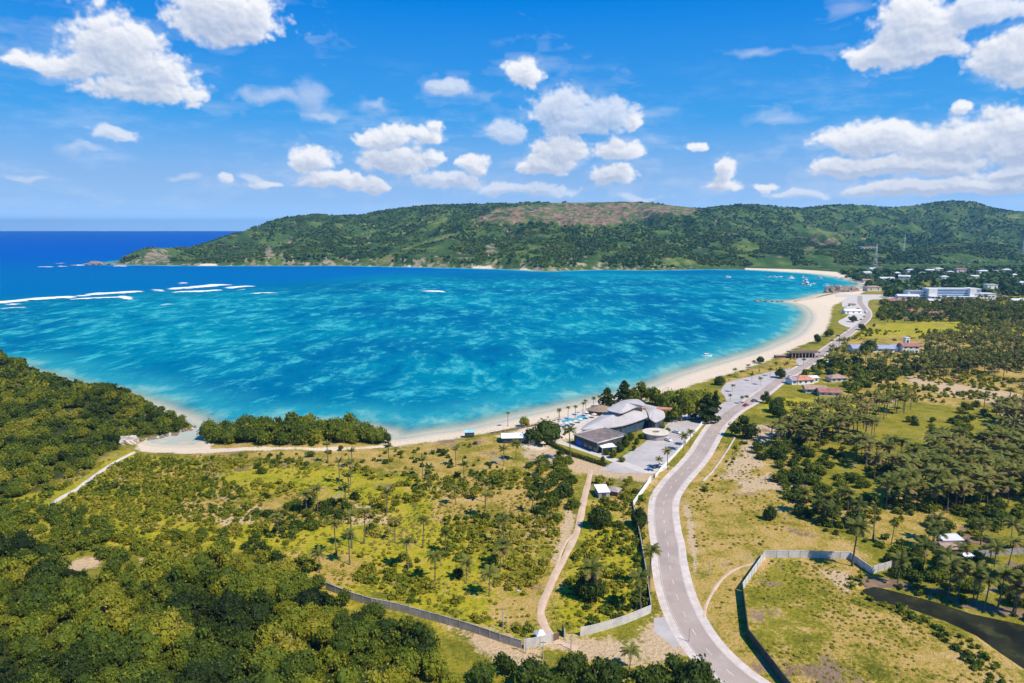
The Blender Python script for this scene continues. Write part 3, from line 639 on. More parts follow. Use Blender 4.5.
TRACK = smooth(GH([(591,470),(588,484),(584,500),(580,520),(576,535),(566,555),(556,574),(549,590),(543,604),(541,614),(544,625),(551,636),(560,645),(580,650)]), 6)
def drape(pts, off): return np.array([max(2.0, float(q)) for q in height(np.array([p[0] for p in pts]), np.array([p[1] for p in pts]))])+off
def track(name, pts, w_, m_, label, off=0.12, seed=1):
    pts = resample(pts, 1.5); k = np.arange(len(pts)); n = fbm(k/5.0, k*0+seed, 3, seed)
    P = np.array(pts); T = np.gradient(P, axis=0); T /= np.linalg.norm(T, axis=1)[:, None]; N = np.c_[-T[:,1], T[:,0]]; V = []; F = []
    n2 = fbm(k/4.0+50, k*0+seed, 3, seed+5)
    cols = np.linspace(-1, 1, 7)
    X = P[:,0][:,None]+N[:,0][:,None]*cols*(w_*(0.7+0.6*n))[:,None]; Y = P[:,1][:,None]+N[:,1][:,None]*cols*(w_*(0.7+0.6*n2))[:,None]
    Z = height(X.ravel(), Y.ravel()).reshape(X.shape)+off*(1.3-np.abs(cols)*1.25)
    V = np.c_[X.ravel(), Y.ravel(), Z.ravel()]; idx = np.arange(X.size).reshape(X.shape)
    Q = np.stack([idx[:-1,:-1], idx[1:,:-1], idx[1:,1:], idx[:-1,1:]], -1).reshape(-1, 4)
    me = mesh_np(name, V, Q, m_, smooth_=True); return prop(link(bpy.data.objects.new(name, me)), label, kind='structure')
track('dirt_track', TRACK, 1.2, M['dirtm'], 'bare dirt track winding down to the gate')
track('dirt_path', smooth(GH([(578,532),(568,540),(560,556),(555,575)]), 5), 0.6, M['dirtm'], 'narrow footpath beside the dirt track', .1, 3)
track('concrete_path', smooth(GH([(48,507),(60,499),(76,490),(92,478),(106,468),(120,460),(134,453)]), 5), 1.1, M['lightpave'], 'pale path climbing to the little cove', .55, 5)
track('meadow_path', smooth(GP([(765,558),(755,563),(738,568),(724,577),(714,590),(706,606),(704,618)]), 5), 0.5, M['dirtm'], 'thin footpath across the dry meadow', .08, 7)
track('mud_bank', smooth(GP([(862,583),(880,581.5),(905,586),(935,593),(960,602),(990,609),(1020,614),(1060,622)]), 4), 2.6, mat('pond_mud', (0.22,0.14,0.085), 0.9, 0.3, 0.3, dirt=((0.10,0.09,0.03),0.7)), 'brown mud bank along the far side of the pond', .25, 9)
area('forecourt', [(654,618),(668,617),(673,632),(680,645),(668,655),(655,654),(654,635)], M['paving'], 2.045, 'paved entrance apron beside the road', 1)
# ------------------------------------------------------------------ vegetation prototypes
def cube_sphere(n=2):
    V = {}; vs = []; Q = []
    def idx(p):
        k = tuple(np.round(p, 5))
        if k not in V: V[k] = len(vs); vs.append(np.array(p)/np.linalg.norm(p))
        return V[k]
    for ax in range(3):
        for sg in (-1, 1):
            for i in range(n):
                for j in range(n):
                    q = []
                    for a, b in ((i,j),(i+1,j),(i+1,j+1),(i,j+1)):
                        p = [0,0,0]; p[ax] = sg; p[(ax+1)%3] = 2*a/n-1; p[(ax+2)%3] = 2*b/n-1; q.append(idx(p))
                    Q.append(q if sg > 0 else q[::-1])
    return np.array(vs), np.array(Q)
def leaves(P, Nn, size, rng, flat=0.75):
    n = len(P); D = rng.normal(size=(n,3))*flat+Nn; D /= np.linalg.norm(D, axis=1)[:,None]+1e-9
    A = np.cross(D, rng.normal(size=(n,3))); A /= np.linalg.norm(A, axis=1)[:,None]+1e-9; B = np.cross(D, A)
    sz = size*(0.6+0.8*rng.random(n))[:,None]; k = 0.55+0.4*rng.random(n)[:,None]
    V = np.stack([P-A*sz, P-B*sz*k, P+A*sz, P+B*sz*k], 1).reshape(-1,3); return V, np.arange(4*n).reshape(-1,4)
def join(parts):
    V = []; Q = []; T = []; k = 0
    for v, q, t in parts: V.append(v); Q.append(q+k); T.append(np.broadcast_to(t, len(v))); k += len(v)
    return np.concatenate(V), np.concatenate(Q), np.concatenate(T)
def crown(seed, nl=420, leaf=0.13, lobes=9, wide=1.0, tall=0.72, core=2):
    """unit-radius crown standing on the ground plane, made of leaf clumps on uneven lobes"""
    rng = np.random.default_rng(seed); out = []
    cs, cq = cube_sphere(core); L = []
    for i in range(lobes):
        a = rng.random()*6.283; r = (0.15+0.42*rng.random())*wide if i else 0.0; rad = (0.34+0.24*rng.random())
        zc = 0.36+0.62*tall*(rng.random()**0.8)*(1-0.6*r) + (0.25 if i == 0 else 0)
        L.append((np.array([math.cos(a)*r, math.sin(a)*r*0.95, zc]), rad, rng.random()))
    for c, rad, tn in L:
        v = cs*(rad*0.74)*(0.85+0.3*rng.random(len(cs)))[:,None]*np.array([1,1,.8])+c; v[:,2] = np.maximum(v[:,2], 0.06); out.append((v, cq, tn*0.06))
    tot = sum(r*r for _, r, _ in L)
    for c, rad, tn in L:
        k = max(6, int(nl*rad*rad/tot)); N = rng.normal(size=(k,3)); N[:,2] = N[:,2]*0.8+0.25; N /= np.linalg.norm(N, axis=1)[:,None]
        P = c+N*rad*(0.74+0.36*rng.random(k)**1.4)[:,None]*np.array([1,1,.82]); P[:,2] = np.maximum(P[:,2], 0.05)
        v, q = leaves(P, N, leaf, rng); t = np.repeat(tn*0.12+rng.random(k)*0.30-0.05, 4); out.append((v, q, t))
    return join(out)
def conifer(seed, nl=420):
    rng = np.random.default_rng(seed); h = rng.random(nl)**1.3; a = rng.random(nl)*6.283
    r = (1-h**1.6)*(0.62+0.30*np.sin(h*19+a*2+seed))*0.85+0.10; N = np.c_[np.cos(a), np.sin(a), np.full(nl, 0.35)]
    P = np.c_[np.cos(a)*r, np.sin(a)*r, 0.35+h*2.2]; v, q = leaves(P, N, 0.15, rng); t = np.repeat(rng.random(nl)*0.15, 4)
    cs, cq = cube_sphere(2); c = cs*np.array([.42,.42,.95])+np.array([0,0,1.2]); return join([(v, q, t), (c, cq, 0.02)])
def palm_crown(seed, nf=16, segs=9, full=True):
    """unit frond length; fronds with separate leaflets arch from the trunk top at z=0"""
    rng = np.random.default_rng(seed); out = []
    for i in range(nf):
        a = 6.283*i/nf*2.618+rng.random()*0.5; lift = 0.95-1.20*(i/nf)+0.25*rng.random(); L = 0.85+0.25*rng.random(); el = lift; p = np.zeros(3); pts = [p.copy()]
        for s in range(segs):
            d = np.array([math.cos(a)*math.cos(el), math.sin(a)*math.cos(el), math.sin(el)]); p = p+d*L/segs; pts.append(p.copy()); el -= 0.09+0.07*rng.random(); el = max(el, -1.45)
        pts = np.array(pts); side = np.array([-math.sin(a), math.cos(a), 0]); dry = 0.0 if i < nf*0.72 else 0.22+0.3*rng.random(); tn = rng.random()*0.12+dry; V = []; Q = []
        T = np.gradient(pts, axis=0); T /= np.linalg.norm(T, axis=1)[:,None]
        if full:
            m = 2*segs
            for j in range(m):
                f = (j+0.6)/m; k = f*segs; i0 = min(int(k), segs-1); q = pts[i0]*(1-(k-i0))+pts[i0+1]*(k-i0); tt = T[i0]; ll = 0.30*math.sin(math.pi*min(1, 0.18+0.80*f))**0.7*(0.8+0.4*rng.random())
                for sg in (-1, 1):
                    e = q+side*sg*ll*0.75+tt*ll*0.45+np.array([0,0,-ll*(0.15+0.35*rng.random())]); wv = tt*0.034; k0 = len(V)
                    V += [q-wv, q+wv, e+wv*0.5, e-wv*0.5]; Q.append([k0,k0+1,k0+2,k0+3])
        else:
            for j in range(segs):
                w0 = 0.20*math.sin(math.pi*min(1, 0.15+0.8*j/segs)); w1 = 0.20*math.sin(math.pi*min(1, 0.15+0.8*(j+1)/segs))
                for sg in (-1, 1):
                    k0 = len(V); V += [pts[j], pts[j+1], pts[j+1]+side*sg*w1-np.array([0,0,w1*.7]), pts[j]+side*sg*w0-np.array([0,0,w0*.7])]; Q.append([k0,k0+1,k0+2,k0+3])
        for j in range(segs):
            k0 = len(V); wd = side*0.018; V += [pts[j]-wd, pts[j]+wd, pts[j+1]+wd*.6, pts[j+1]-wd*.6]; Q.append([k0,k0+1,k0+2,k0+3])
        out.append((np.array(V), np.array(Q), tn))
    cs, cq = cube_sphere(1); out.append((cs*np.array([.07,.07,.08]), cq, 0.45)); return join(out)
def trunk_mb(h, r0, r1, bend=0.0, seed=0, limbs=0):
    rng = random.Random(seed); n = 5; pts = [(bend*math.sin(t/n*1.4), bend*0.4*(t/n)**2, h*t/n) for t in range(n+1)]
    mb = MB(); mb.tube(pts, [r0+(r1-r0)*(i/n)**0.7 + (r0*0.5 if i == 0 else 0) for i in range(n+1)], 6)
    for k in range(limbs):
        a = rng.random()*6.28; z = h*(0.55+0.35*rng.random()); mb.tube([(0,0,z), (math.cos(a)*.25, math.sin(a)*.25, z+.16), (math.cos(a)*.42, math.sin(a)*.42, z+.3)], [r1*.8, r1*.5, r1*.2], 5)
    return mb
def mesh_of(mb, name, m_):
    me = bpy.data.meshes.new(name); me.from_pydata(mb.v, [], mb.f); me.materials.append(m_); me.update(); return me
CR = [crown(100+i, (1100,900,1200,800,1000,1100)[i], (.062,.072,.058,.08,.066,.06)[i], (11,6,14,8,10,16)[i], (1,1.15,1.05,.9,1.2,1)[i], (.72,.9,.55,1.0,.6,.8)[i]) for i in range(6)]
CRM = [mesh_np('crown', v, q, LEAF, attrs={'tint': t}) for v, q, t in CR]
CRT = [mesh_of(trunk_mb(0.75, 0.075, 0.035, 0.04, i, 4), 'trunk', BARK) for i in range(3)]
SH = [crown(200+i, 190, 0.17, 6, 0.9, 0.4, 1) for i in range(5)]
SHM = [mesh_np('shrub', v, q, LEAF, attrs={'tint': t}) for v, q, t in SH]
CN = [conifer(300+i, 560) for i in range(2)]; CNM = [mesh_np('crown', v, q, LEAF, attrs={'tint': t}) for v, q, t in CN]
PC = [palm_crown(400+i) for i in range(5)]; PCM = [mesh_np('fronds', v, q, PALM, attrs={'tint': t}) for v, q, t in PC]
PT = [mesh_of(trunk_mb(1.0, 0.022, 0.014, b, 9), 'trunk', BARK) for b in (0.02, 0.07, -0.06)]
MID = [crown(480+i, 420, 0.095, (9,6,12,8,10)[i], 1.0, (.7,1,.6,.8,.5)[i], 1) for i in range(5)]
LOW = [crown(500+i, 110, 0.20, 6, 0.95, 0.6, 1) for i in range(5)]
LOWS = [crown(520+i, 60, 0.26, 4, 0.9, 0.35, 1) for i in range(5)]
TINY = [crown(540+i, 20, 0.40, 3, 0.85, 0.5, 1) for i in range(6)]
LP = [palm_crown(600+i, 11, 4, False) for i in range(5)]
def put_tree(x, y, r, tone, label, group, h=None, conif=False, cat='tree', name='broadleaf_tree', seed=None):
    rr = random.Random(int(x*7+y*13) if seed is None else seed); z = hgt(x, y)
    t = thing(name, label, cat, (x, y, z-0.1), rr.random()*6.28, group); zs = (h/1.35 if h else r*rr.uniform(.85, 1.15))
    if conif: t.scale = (r, r, h/2.6)
    else: t.scale = (r, r*rr.uniform(.88, 1.1), zs)
    a = bpy.data.objects.new('trunk', CRT[rr.randrange(3)]); link(a, t)
    c = bpy.data.objects.new('crown', (CNM if conif else CRM)[rr.randrange(2 if conif else 6)]); c.color = (tone, 0, 0, 1); link(c, t); return t
def put_shrub(x, y, r, tone, label, group, name='shrub', flat=1.0):
    rr = random.Random(int(x*5+y*11)); o = bpy.data.objects.new(name, SHM[rr.randrange(5)]); o.location = (x, y, hgt(x, y)-0.12*r); o.scale = (r, r*rr.uniform(.85,1.15), r*rr.uniform(.7,1.0)*flat)
    o.rotation_euler = (0, 0, rr.random()*6.28); o.color = (tone, 0, 0, 1); link(o); return prop(o, label, 'shrub', group)
def put_palm(x, y, h, r, tone, label, group, z=None):
    rr = random.Random(int(x*17+y*3)); z = hgt(x, y) if z is None else z; t = thing('coconut_palm', label, 'palm tree', (x, y, z-0.15), rr.random()*6.28, group); k = rr.randrange(3)
    a = bpy.data.objects.new('trunk', PT[k]); a.scale = (h, h, h); link(a, t); b = (0.02, 0.07, -0.06)[k]
    c = bpy.data.objects.new('fronds', PCM[rr.randrange(5)]); c.location = (b*h*math.sin(1.4), b*h*0.4, h); c.scale = (r, r, r); c.rotation_euler = (rr.uniform(-.15,.15), rr.uniform(-.15,.15), rr.random()*6.28); c.color = (tone, 0, 0, 1); link(c, t); return t
def merge(name, protos, items, m_, label, cat, trunk=None, kind='stuff'):
    """items: rows x y z rx rz rot tone (one merged cover object)"""
    items = np.asarray(items, float); Vs = []; Qs = []; Ts = []; k = 0
    for pi, (v, q, t) in enumerate(protos):
        it = items[pi::len(protos)]
        if not len(it): continue
        c = np.cos(it[:,5])[:,None]; s_ = np.sin(it[:,5])[:,None]
        X = (v[:,0]*c-v[:,1]*s_)*it[:,3:4]+it[:,0:1]; Y = (v[:,0]*s_+v[:,1]*c)*it[:,3:4]+it[:,1:2]; Z = v[:,2]*it[:,4:5]+it[:,2:3]
        n, m2 = X.shape; Vs.append(np.stack([X,Y,Z], -1).reshape(-1,3)); Qs.append((q[None]+(np.arange(n)*m2)[:,None,None]).reshape(-1,4)+k); Ts.append((t[None]+it[:,6:7]).ravel()); k += n*m2
    V = np.concatenate(Vs); Q = np.concatenate(Qs); T = np.concatenate(Ts); mi = None; mats = [m_]
    if trunk is not None:
        t4 = np.array([[-1,-1,0],[1,-1,0],[1,1,0],[-1,1,0],[-1,-1,1],[1,-1,1],[1,1,1],[-1,1,1]], float); tq = np.array([[0,1,5,4],[1,2,6,5],[2,3,7,6],[3,0,4,7]])
        tv = t4[None]*np.stack([trunk[:,3], trunk[:,3], trunk[:,4]], -1)[:,None]+trunk[:,None,:3]; n = len(trunk)
        mi = np.r_[np.zeros(len(Q)), np.ones(n*4)]; Q = np.r_[Q, (tq[None]+(np.arange(n)*8)[:,None,None]).reshape(-1,4)+len(V)]; V = np.r_[V, tv.reshape(-1,3)]; T = np.r_[T, np.zeros(n*8)]; mats = [m_, BARK]
    o = link(bpy.data.objects.new(name, mesh_np(name, V, Q, mats, mi, {'tint': T}))); o.color = (0, 0, 0, 1); return prop(o, label, cat, kind=kind)

# ------------------------------------------------------------------ where nothing grows
KEEP = []      # (world polyline, half width) and polygons
KEEP_L = [(ROAD, 7.5), (DRIVE, 3.5), (TRACK, 2.0)]
KEEP_L += [(GP(p), w_) for p, w_ in [([(765,558),(755,563),(738,568),(724,577),(714,590),(706,606),(704,618)],1.2),([(703,479),(716,467),(733,441),(739,432)],1.5)]]
KEEP_L += [(GH([(48,507),(60,499),(76,490),(92,478),(106,468),(120,460),(134,453)]), 2.4)]
KEEP_P = [GP(p) for p in [[(598,474),(600,466),(640,444),(660,428),(672,418),(690,410),(712,406),(718,414),(700,430),(684,448),(668,463),(658,474),(648,478)],
 [(560,446),(572,410),(600,398),(645,396),(668,404),(672,425),(660,442),(632,447),(602,456)],[(500,446),(500,434),(533,434),(533,446)],
 [(721,393),(727,381),(745,376),(772,370),(794,367),(786,376),(762,390),(738,406),(716,422),(708,418)],[(796,364),(800,355),(822,349),(846,331),(850,340),(818,360)],
 [(835,324),(843,304),(834,292),(884,292),(884,301),(872,324),(852,330)],[(654,616),(668,616),(680,646),(668,656),(654,654)],[(590,500),(592,487),(620,488),(618,503)],
 [(846,362),(925,362),(925,343),(850,343)],[(786,402),(848,406),(846,376),(790,376)],[(872,322),(960,322),(955,330),(880,331)],[(0,0),(0,0),(0,0)],[(528,640),(548,634),(566,640),(560,652),(528,652)]]]
KEEP_P += [GH([(54,573),(60,562),(85,555),(109,559),(102,571),(80,575)]), GH([(134,566),(136,556),(153,556),(153,566)])]
def free(x, y, r=0.0, water=True):
    ok = np.ones(len(x), bool)
    for p, w_ in KEEP_L: ok &= seg_dist(x, y, p[::3] if len(p) > 60 else p) > w_+r
    for p in KEEP_P:
        ok &= ~inside(x, y, p)
    if water:
        s = sdf(x, y, coast); ok &= s > 2.5; ok &= sdf(x, y, POND) < -1
    return ok
def scatter(pp, spacing, seed, hit=False, raw=None, jit=0.9, thr=None, nsc=25.0, water=True, pad=1.5):
    poly = np.array(pp if hit == 'raw' else (GH(pp) if hit else GP(pp))); rng = np.random.default_rng(seed)
    x0, y0 = poly.min(0); x1, y1 = poly.max(0); gx, gy = np.meshgrid(np.arange(x0, x1, spacing), np.arange(y0, y1, spacing*.9))
    gx[1::2] += spacing/2; x = gx.ravel()+(rng.random(gx.size)-.5)*spacing*jit; y = gy.ravel()+(rng.random(gx.size)-.5)*spacing*jit
    k = inside(x, y, poly); x = x[k]; y = y[k]
    if thr is not None: n = fbm(x/nsc, y/nsc, 4, seed+3); k = n+0.10*(rng.random(len(x))-.5) > thr; x = x[k]; y = y[k]
    k = free(x, y, pad, water); return x[k], y[k]
POOL = {'tree': [], 'shrub': [], 'palm': []}
def region(kind, pp, sp, rmin, rmax, tone, label, group, seed, hit=False, thr=None, nsc=25.0, hk=(0.85,1.15), tn=0.25, water=True, pad=1.5):
    x, y = scatter(pp, sp, seed, hit, thr=thr, nsc=nsc, water=water, pad=pad); rng = np.random.default_rng(seed+50); n = len(x)
    if not n: return
    z = height(x, y); r = rmin+(rmax-rmin)*rng.random(n)**1.3; tv = tone+tn*(fbm(x/14, y/14, 3, seed+8)-.5)*1.6+0.10*(rng.random(n)-.5)
    h = r*(hk[0]+(hk[1]-hk[0])*rng.random(n)) if kind != 'palm' else hk[0]+(hk[1]-hk[0])*rng.random(n)
    px, py = proj(x, y, z); v = (px > -30) & (px < 1054) & (py < 740)
    for i in np.nonzero(v)[0]: POOL[kind].append((r[i]/y[i], x[i], y[i], z[i], r[i], h[i], tv[i], rng.random()*6.28, label, group))

# --- woods and groves
WOOD = [(-60,530),(0,528),(30,542),(60,556),(62,576),(110,575),(150,566),(215,560),(255,550),(275,566),(300,590),(330,606),(352,622),(420,634),(436,650),(415,700),(405,790),(-260,790),(-260,530)]
region('tree', WOOD, 4.7, 1.9, 5.2, 0.33, 'broadleaf tree crown in the dense dark wood filling the lower left', 'trees of the near wood', 11, hit=True, tn=.85, hk=(.9,1.5))
region('tree', [(-60,480),(0,505),(60,512),(120,535),(240,535),(280,552),(215,566),(110,575),(60,560),(30,548),(-60,536)], 5.2, 1.8, 3.8, 0.36, 'mid green tree on the sunlit edge of the lower left wood', 'trees on the wood edge', 12, hit=True, tn=.4, thr=.42, nsc=18)
HEAD = [(-200,335),(0,348),(40,361),(70,377),(110,385),(150,398),(198,419),(202,425),(196,430),(176,435),(150,440),(128,441),(112,452),(98,462),(84,476),(60,480),(40,492),(0,500),(-220,520)]
region('tree', HEAD, 6.6, 3.0, 5.0, 0.31, 'broadleaf tree on the wooded headland at the left edge of the bay', 'trees on the wooded headland', 13, hit=True, tn=.7)
region('tree', [PD(-60,420*K),PD(0,412*K),PD(60,362*K),PD(110,338*K),PD(150,315*K),PD(186,294*K),G(198,423),G(192,430),PD(150,290*K),PD(90,310*K),PD(0,350*K),PD(-60,360*K)], 5.5, 2.4, 4.0, 0.28, 'broadleaf tree on the seaward side of the wooded headland', 'trees on the seaward headland', 16, hit='raw', tn=.5, pad=0)
region('tree', WOOD, 4.0, 1.2, 2.0, 0.22, 'small undergrowth tree in the dense near wood', 'undergrowth of the near wood', 17, hit=True, tn=.4, hk=(.8,1.1))
region('tree', [(212,440),(205,433),(212,430),(250,427),(300,427),(350,429.5),(374,434),(388,437),(386,441),(372,443),(340,444),(300,445),(250,444)], 6.4, 4.4, 7.6, 0.33, 'dense green tree in the grove on the sand spit', 'trees on the sand spit', 14, tn=.30, water=False, hk=(1.0,1.35), pad=0)
region('tree', [(268,548),(340,590),(430,640),(400,660),(340,610),(280,580)], 7, 3, 4.6, 0.33, 'yellowish green tree at the upper edge of the near wood', 'trees on the wood edge', 15, hit=True, tn=.5)
# --- shrubs of the middle field
F1 = [(130,462),(300,462),(440,478),(520,470),(560,500),(560,560),(545,600),(525,640),(460,622),(340,592),(262,545),(130,545),(50,525),(60,498)]
region('shrub', F1, 3.5, 1.0, 3.0, 0.56, 'leafy shrub in the overgrown field left of the dirt track', 'shrubs of the overgrown field', 21, thr=.535, nsc=17, tn=.6)
region('shrub', [(-20,505),(60,480),(130,452)]+F1[1:], 2.1, 0.5, 1.3, 0.72, 'low yellow green bush in the overgrown field', 'low bushes of the overgrown field', 22, thr=.45, nsc=11, tn=.45, hk=(.45,.75))
region('shrub', [(190,456),(390,452),(500,442),(520,455),(500,480),(300,470),(190,468)], 5.5, .9, 2.0, 0.36, 'scattered bush on the dry ground behind the beach', 'bushes behind the beach', 23, thr=.53, nsc=12, tn=.4)
region('shrub', [(592,478),(632,480),(650,500),(650,560),(650,610),(575,632),(552,618),(560,590),(584,540)], 3.2, 1.0, 2.8, 0.47, 'dense green bush between the dirt track and the coast road', 'bushes beside the coast road', 24, thr=.40, nsc=13, tn=.5)
region('shrub', [(-60,500),(20,500),(60,484),(128,455),(190,462),(262,500),(262,552),(160,562),(60,556),(-60,535)], 3.4, .9, 2.4, 0.50, 'leafy yellow green bush on the rise left of the field', 'bushes on the rise left of the field', 30, hit=True, thr=.40, nsc=14, tn=.5)
region('shrub', [(592,478),(632,480),(650,500),(650,610),(575,632),(552,618),(560,590),(584,540)], 2.3, .5, 1.2, 0.66, 'low yellow green bush between the dirt track and the coast road', 'low bushes beside the coast road', 49, thr=.42, nsc=9, tn=.4, hk=(.5,.8))
region('shrub', [(745,430),(790,470),(800,520),(770,545),(745,548),(715,640),(700,590),(688,500),(720,450)], 2.3, .3, .95, 0.56, 'small tussock bush on the dry pasture right of the road', 'tussocks on the dry pasture', 25, thr=.50, nsc=12, tn=.3, hk=(.4,.65))
region('shrub', [(745,590),(765,560),(850,560),(880,578),(900,600),(950,624),(1000,660),(1060,700),(800,700),(752,640)], 1.9, .3, .95, 0.66, 'low tuft bush inside the walled meadow', 'tufts of the walled meadow', 26, thr=.46, nsc=16, tn=.35, hk=(.4,.65))
region('shrub', [(840,335),(870,322),(960,320),(1080,330),(1080,412),(860,400),(770,425),(760,400),(850,395)], 5.0, 1.0, 3.0, 0.50, 'leafy bush in the fields beside the far groves', 'bushes in the far fields', 50, thr=.48, nsc=22, tn=.5)
region('shrub', [(706,386),(728,380),(765,368),(800,355),(808,358),(770,373),(725,386),(708,398),(690,404)], 4.0, .4, 1.0, 0.5, 'low bush on the grass strip behind the beach', 'bushes on the beach strip', 51, thr=.50, nsc=10)
region('shrub', [(862,592),(880,580),(930,592),(975,606),(1060,622),(1060,634),(1005,620),(968,613),(930,601),(900,594)], 2.6, .6, 1.8, 0.30, 'dark bush along the far bank of the pond', 'bushes along the far pond bank', 52, thr=.30, nsc=8, tn=.5, pad=-.5)
region('shrub', [(848,575),(866,580),(900,602),(930,612),(925,620),(895,614),(865,600)], 2.2, .7, 1.7, 0.5, 'bright bush at the near tip of the pond', 'bushes at the pond tip', 53, thr=.40, nsc=8, tn=.5, pad=0)
region('shrub', [(850,575),(865,578),(905,608),(950,628),(990,655),(1010,690),(990,690),(940,640),(890,612),(852,590)], 2.6, .8, 2.1, 0.45, 'bright bush along the near bank of the pond', 'bushes along the pond bank', 27, thr=.34, nsc=8, tn=.5, pad=-.5)
region('shrub', [(800,500),(960,500),(1060,530),(1060,560),(905,560),(870,545),(800,525)], 5, 1.2, 3.0, 0.35, 'leafy shrub among the palms right of the meadow', 'shrubs among the palms', 28, thr=.46, nsc=18, tn=.45)
region('shrub', [(700,478),(735,440),(745,430),(750,440),(738,460),(718,480),(700,500)], 4, .7, 1.7, 0.33, 'small bush on the verge right of the road', 'bushes on the road verge', 29, thr=.50, nsc=8)
# --- woods right
region('tree', [(752,446),(800,440),(830,470),(862,500),(860,540),(800,515),(778,490)], 7, 2.8, 4.6, 0.27, 'dark broadleaf tree at the near edge of the palm grove', 'trees at the edge of the palm grove', 31, thr=.40, nsc=20, tn=.35)
region('tree', [(886,560),(905,552),(940,560),(1060,580),(1060,612),(1000,604),(940,592),(900,588)], 6, 2.6, 4.2, 0.26, 'dark leafy tree above the far bank of the pond', 'trees above the pond', 32, tn=.35)
region('tree', [(905,500),(1080,480),(1080,545),(960,545),(900,520)], 10, 3, 5, 0.32, 'pale green tree right of the walled meadow', 'trees right of the meadow', 33, thr=.45, tn=.4)
region('tree', [(760,395),(812,366),(860,352),(930,350),(930,368),(860,395),(800,394)], 10, 3.4, 6.0, 0.30, 'leafy tree around the roadside houses', 'trees around the roadside houses', 34, thr=.47, nsc=30, tn=.35)
region('tree', [(872,312),(880,303),(900,301),(1080,300),(1080,326),(985,330),(960,322),(880,321)], 11, 3.6, 6.5, 0.32, 'dark tree below the white hotel', 'trees below the white hotel', 35, thr=.33, nsc=50, tn=.4)
region('tree', [(895,356),(1080,345),(1080,372),(960,372),(900,372)], 12, 3.5, 6, 0.28, 'dark tree between the palm groves', 'trees between the palm groves', 36, thr=.44, nsc=40, tn=.4)
region('tree', [(560,450),(575,470),(574,510),(556,528),(532,520),(530,480),(540,462)], 6, 2.6, 4.4, 0.30, 'dark bushy tree in the thicket left of the dirt track', 'trees of the thicket by the track', 37, tn=.35, pad=1)
region('tree', [(312,500),(332,504),(352,516),(330,534),(290,540),(262,528)], 6, 2.4, 3.6, 0.20, 'dark tree in the small copse in the field', 'trees of the copse in the field', 38, tn=.3)
region('tree', [(330,440),(470,455),(560,470),(540,560),(420,600),(300,540),(160,530),(150,480)], 22, 1.9, 3.2, 0.22, 'single dark bushy tree standing in the overgrown field', 'lone trees of the field', 39, tn=.4, thr=.40)
# --- palms
PG = 'coconut palm with arching fronds in the dense grove right of the road'
GROVE = [(762,446),(790,432),(820,418),(900,408),(1100,402),(1100,500),(960,512),(905,516),(872,505),(846,500),(810,492),(780,470)]
region('tree', GROVE, 9.5, 2.2, 3.6, .30, 'leafy undergrowth tree beneath the palms of the dense grove', 'undergrowth of the dense grove', 40, thr=.47, nsc=40, tn=.45)
region('palm', GROVE, 6.6, 4.0, 5.2, 0.50, PG, 'palms of the dense grove', 41, hk=(8,12), thr=.42, nsc=60, tn=.35)
region('palm', [(862,372),(1100,352),(1100,376),(960,378),(880,384)], 9, 3.6, 4.6, 0.32, 'coconut palm in the band of palms beyond the dense grove', 'palms beyond the dense grove', 42, hk=(7.5,11), thr=.42, nsc=40, tn=.3)
region('palm', [(836,348),(880,352),(1000,330),(1100,318),(1100,352),(960,366),(840,372),(822,366)], 10, 3.6, 4.8, 0.38, 'coconut palm in the far groves beside the coast road', 'palms of the far groves', 43, hk=(7.5,11), thr=.38, nsc=60, tn=.3)
region('palm', [(885,578),(940,590),(1060,612),(1060,628),(985,613),(935,598),(890,590)], 8, 3.4, 4.4, 0.36, 'coconut palm leaning over the pond', 'palms by the pond', 44, hk=(8,11), tn=.3)
region('palm', [(905,540),(1060,545),(1060,600),(900,580)], 10, 3.2, 4.2, 0.36, 'coconut palm near the hut behind the pond', 'palms near the hut', 45, hk=(7,10), thr=.40, nsc=14)
region('palm', [(900,306),(1080,300),(1080,322),(900,326)], 16, 3.6, 4.8, 0.30, 'coconut palm in front of the white hotel', 'palms in front of the hotel', 46, hk=(9,12), thr=.36, nsc=60)
region('palm', [(800,500),(880,512),(900,530),(840,530),(790,520)], 11, 3.2, 4.2, 0.33, 'coconut palm on the pasture edge right of the road', 'palms on the pasture edge', 47, hk=(7,10), thr=.40)
region('palm', [(320,455),(540,460),(560,520),(540,600),(440,590),(330,545)], 22, 2.8, 3.6, 0.36, 'slender coconut palm rising from the overgrown field', 'palms of the overgrown field', 48, hk=(7,10.5), thr=.30)

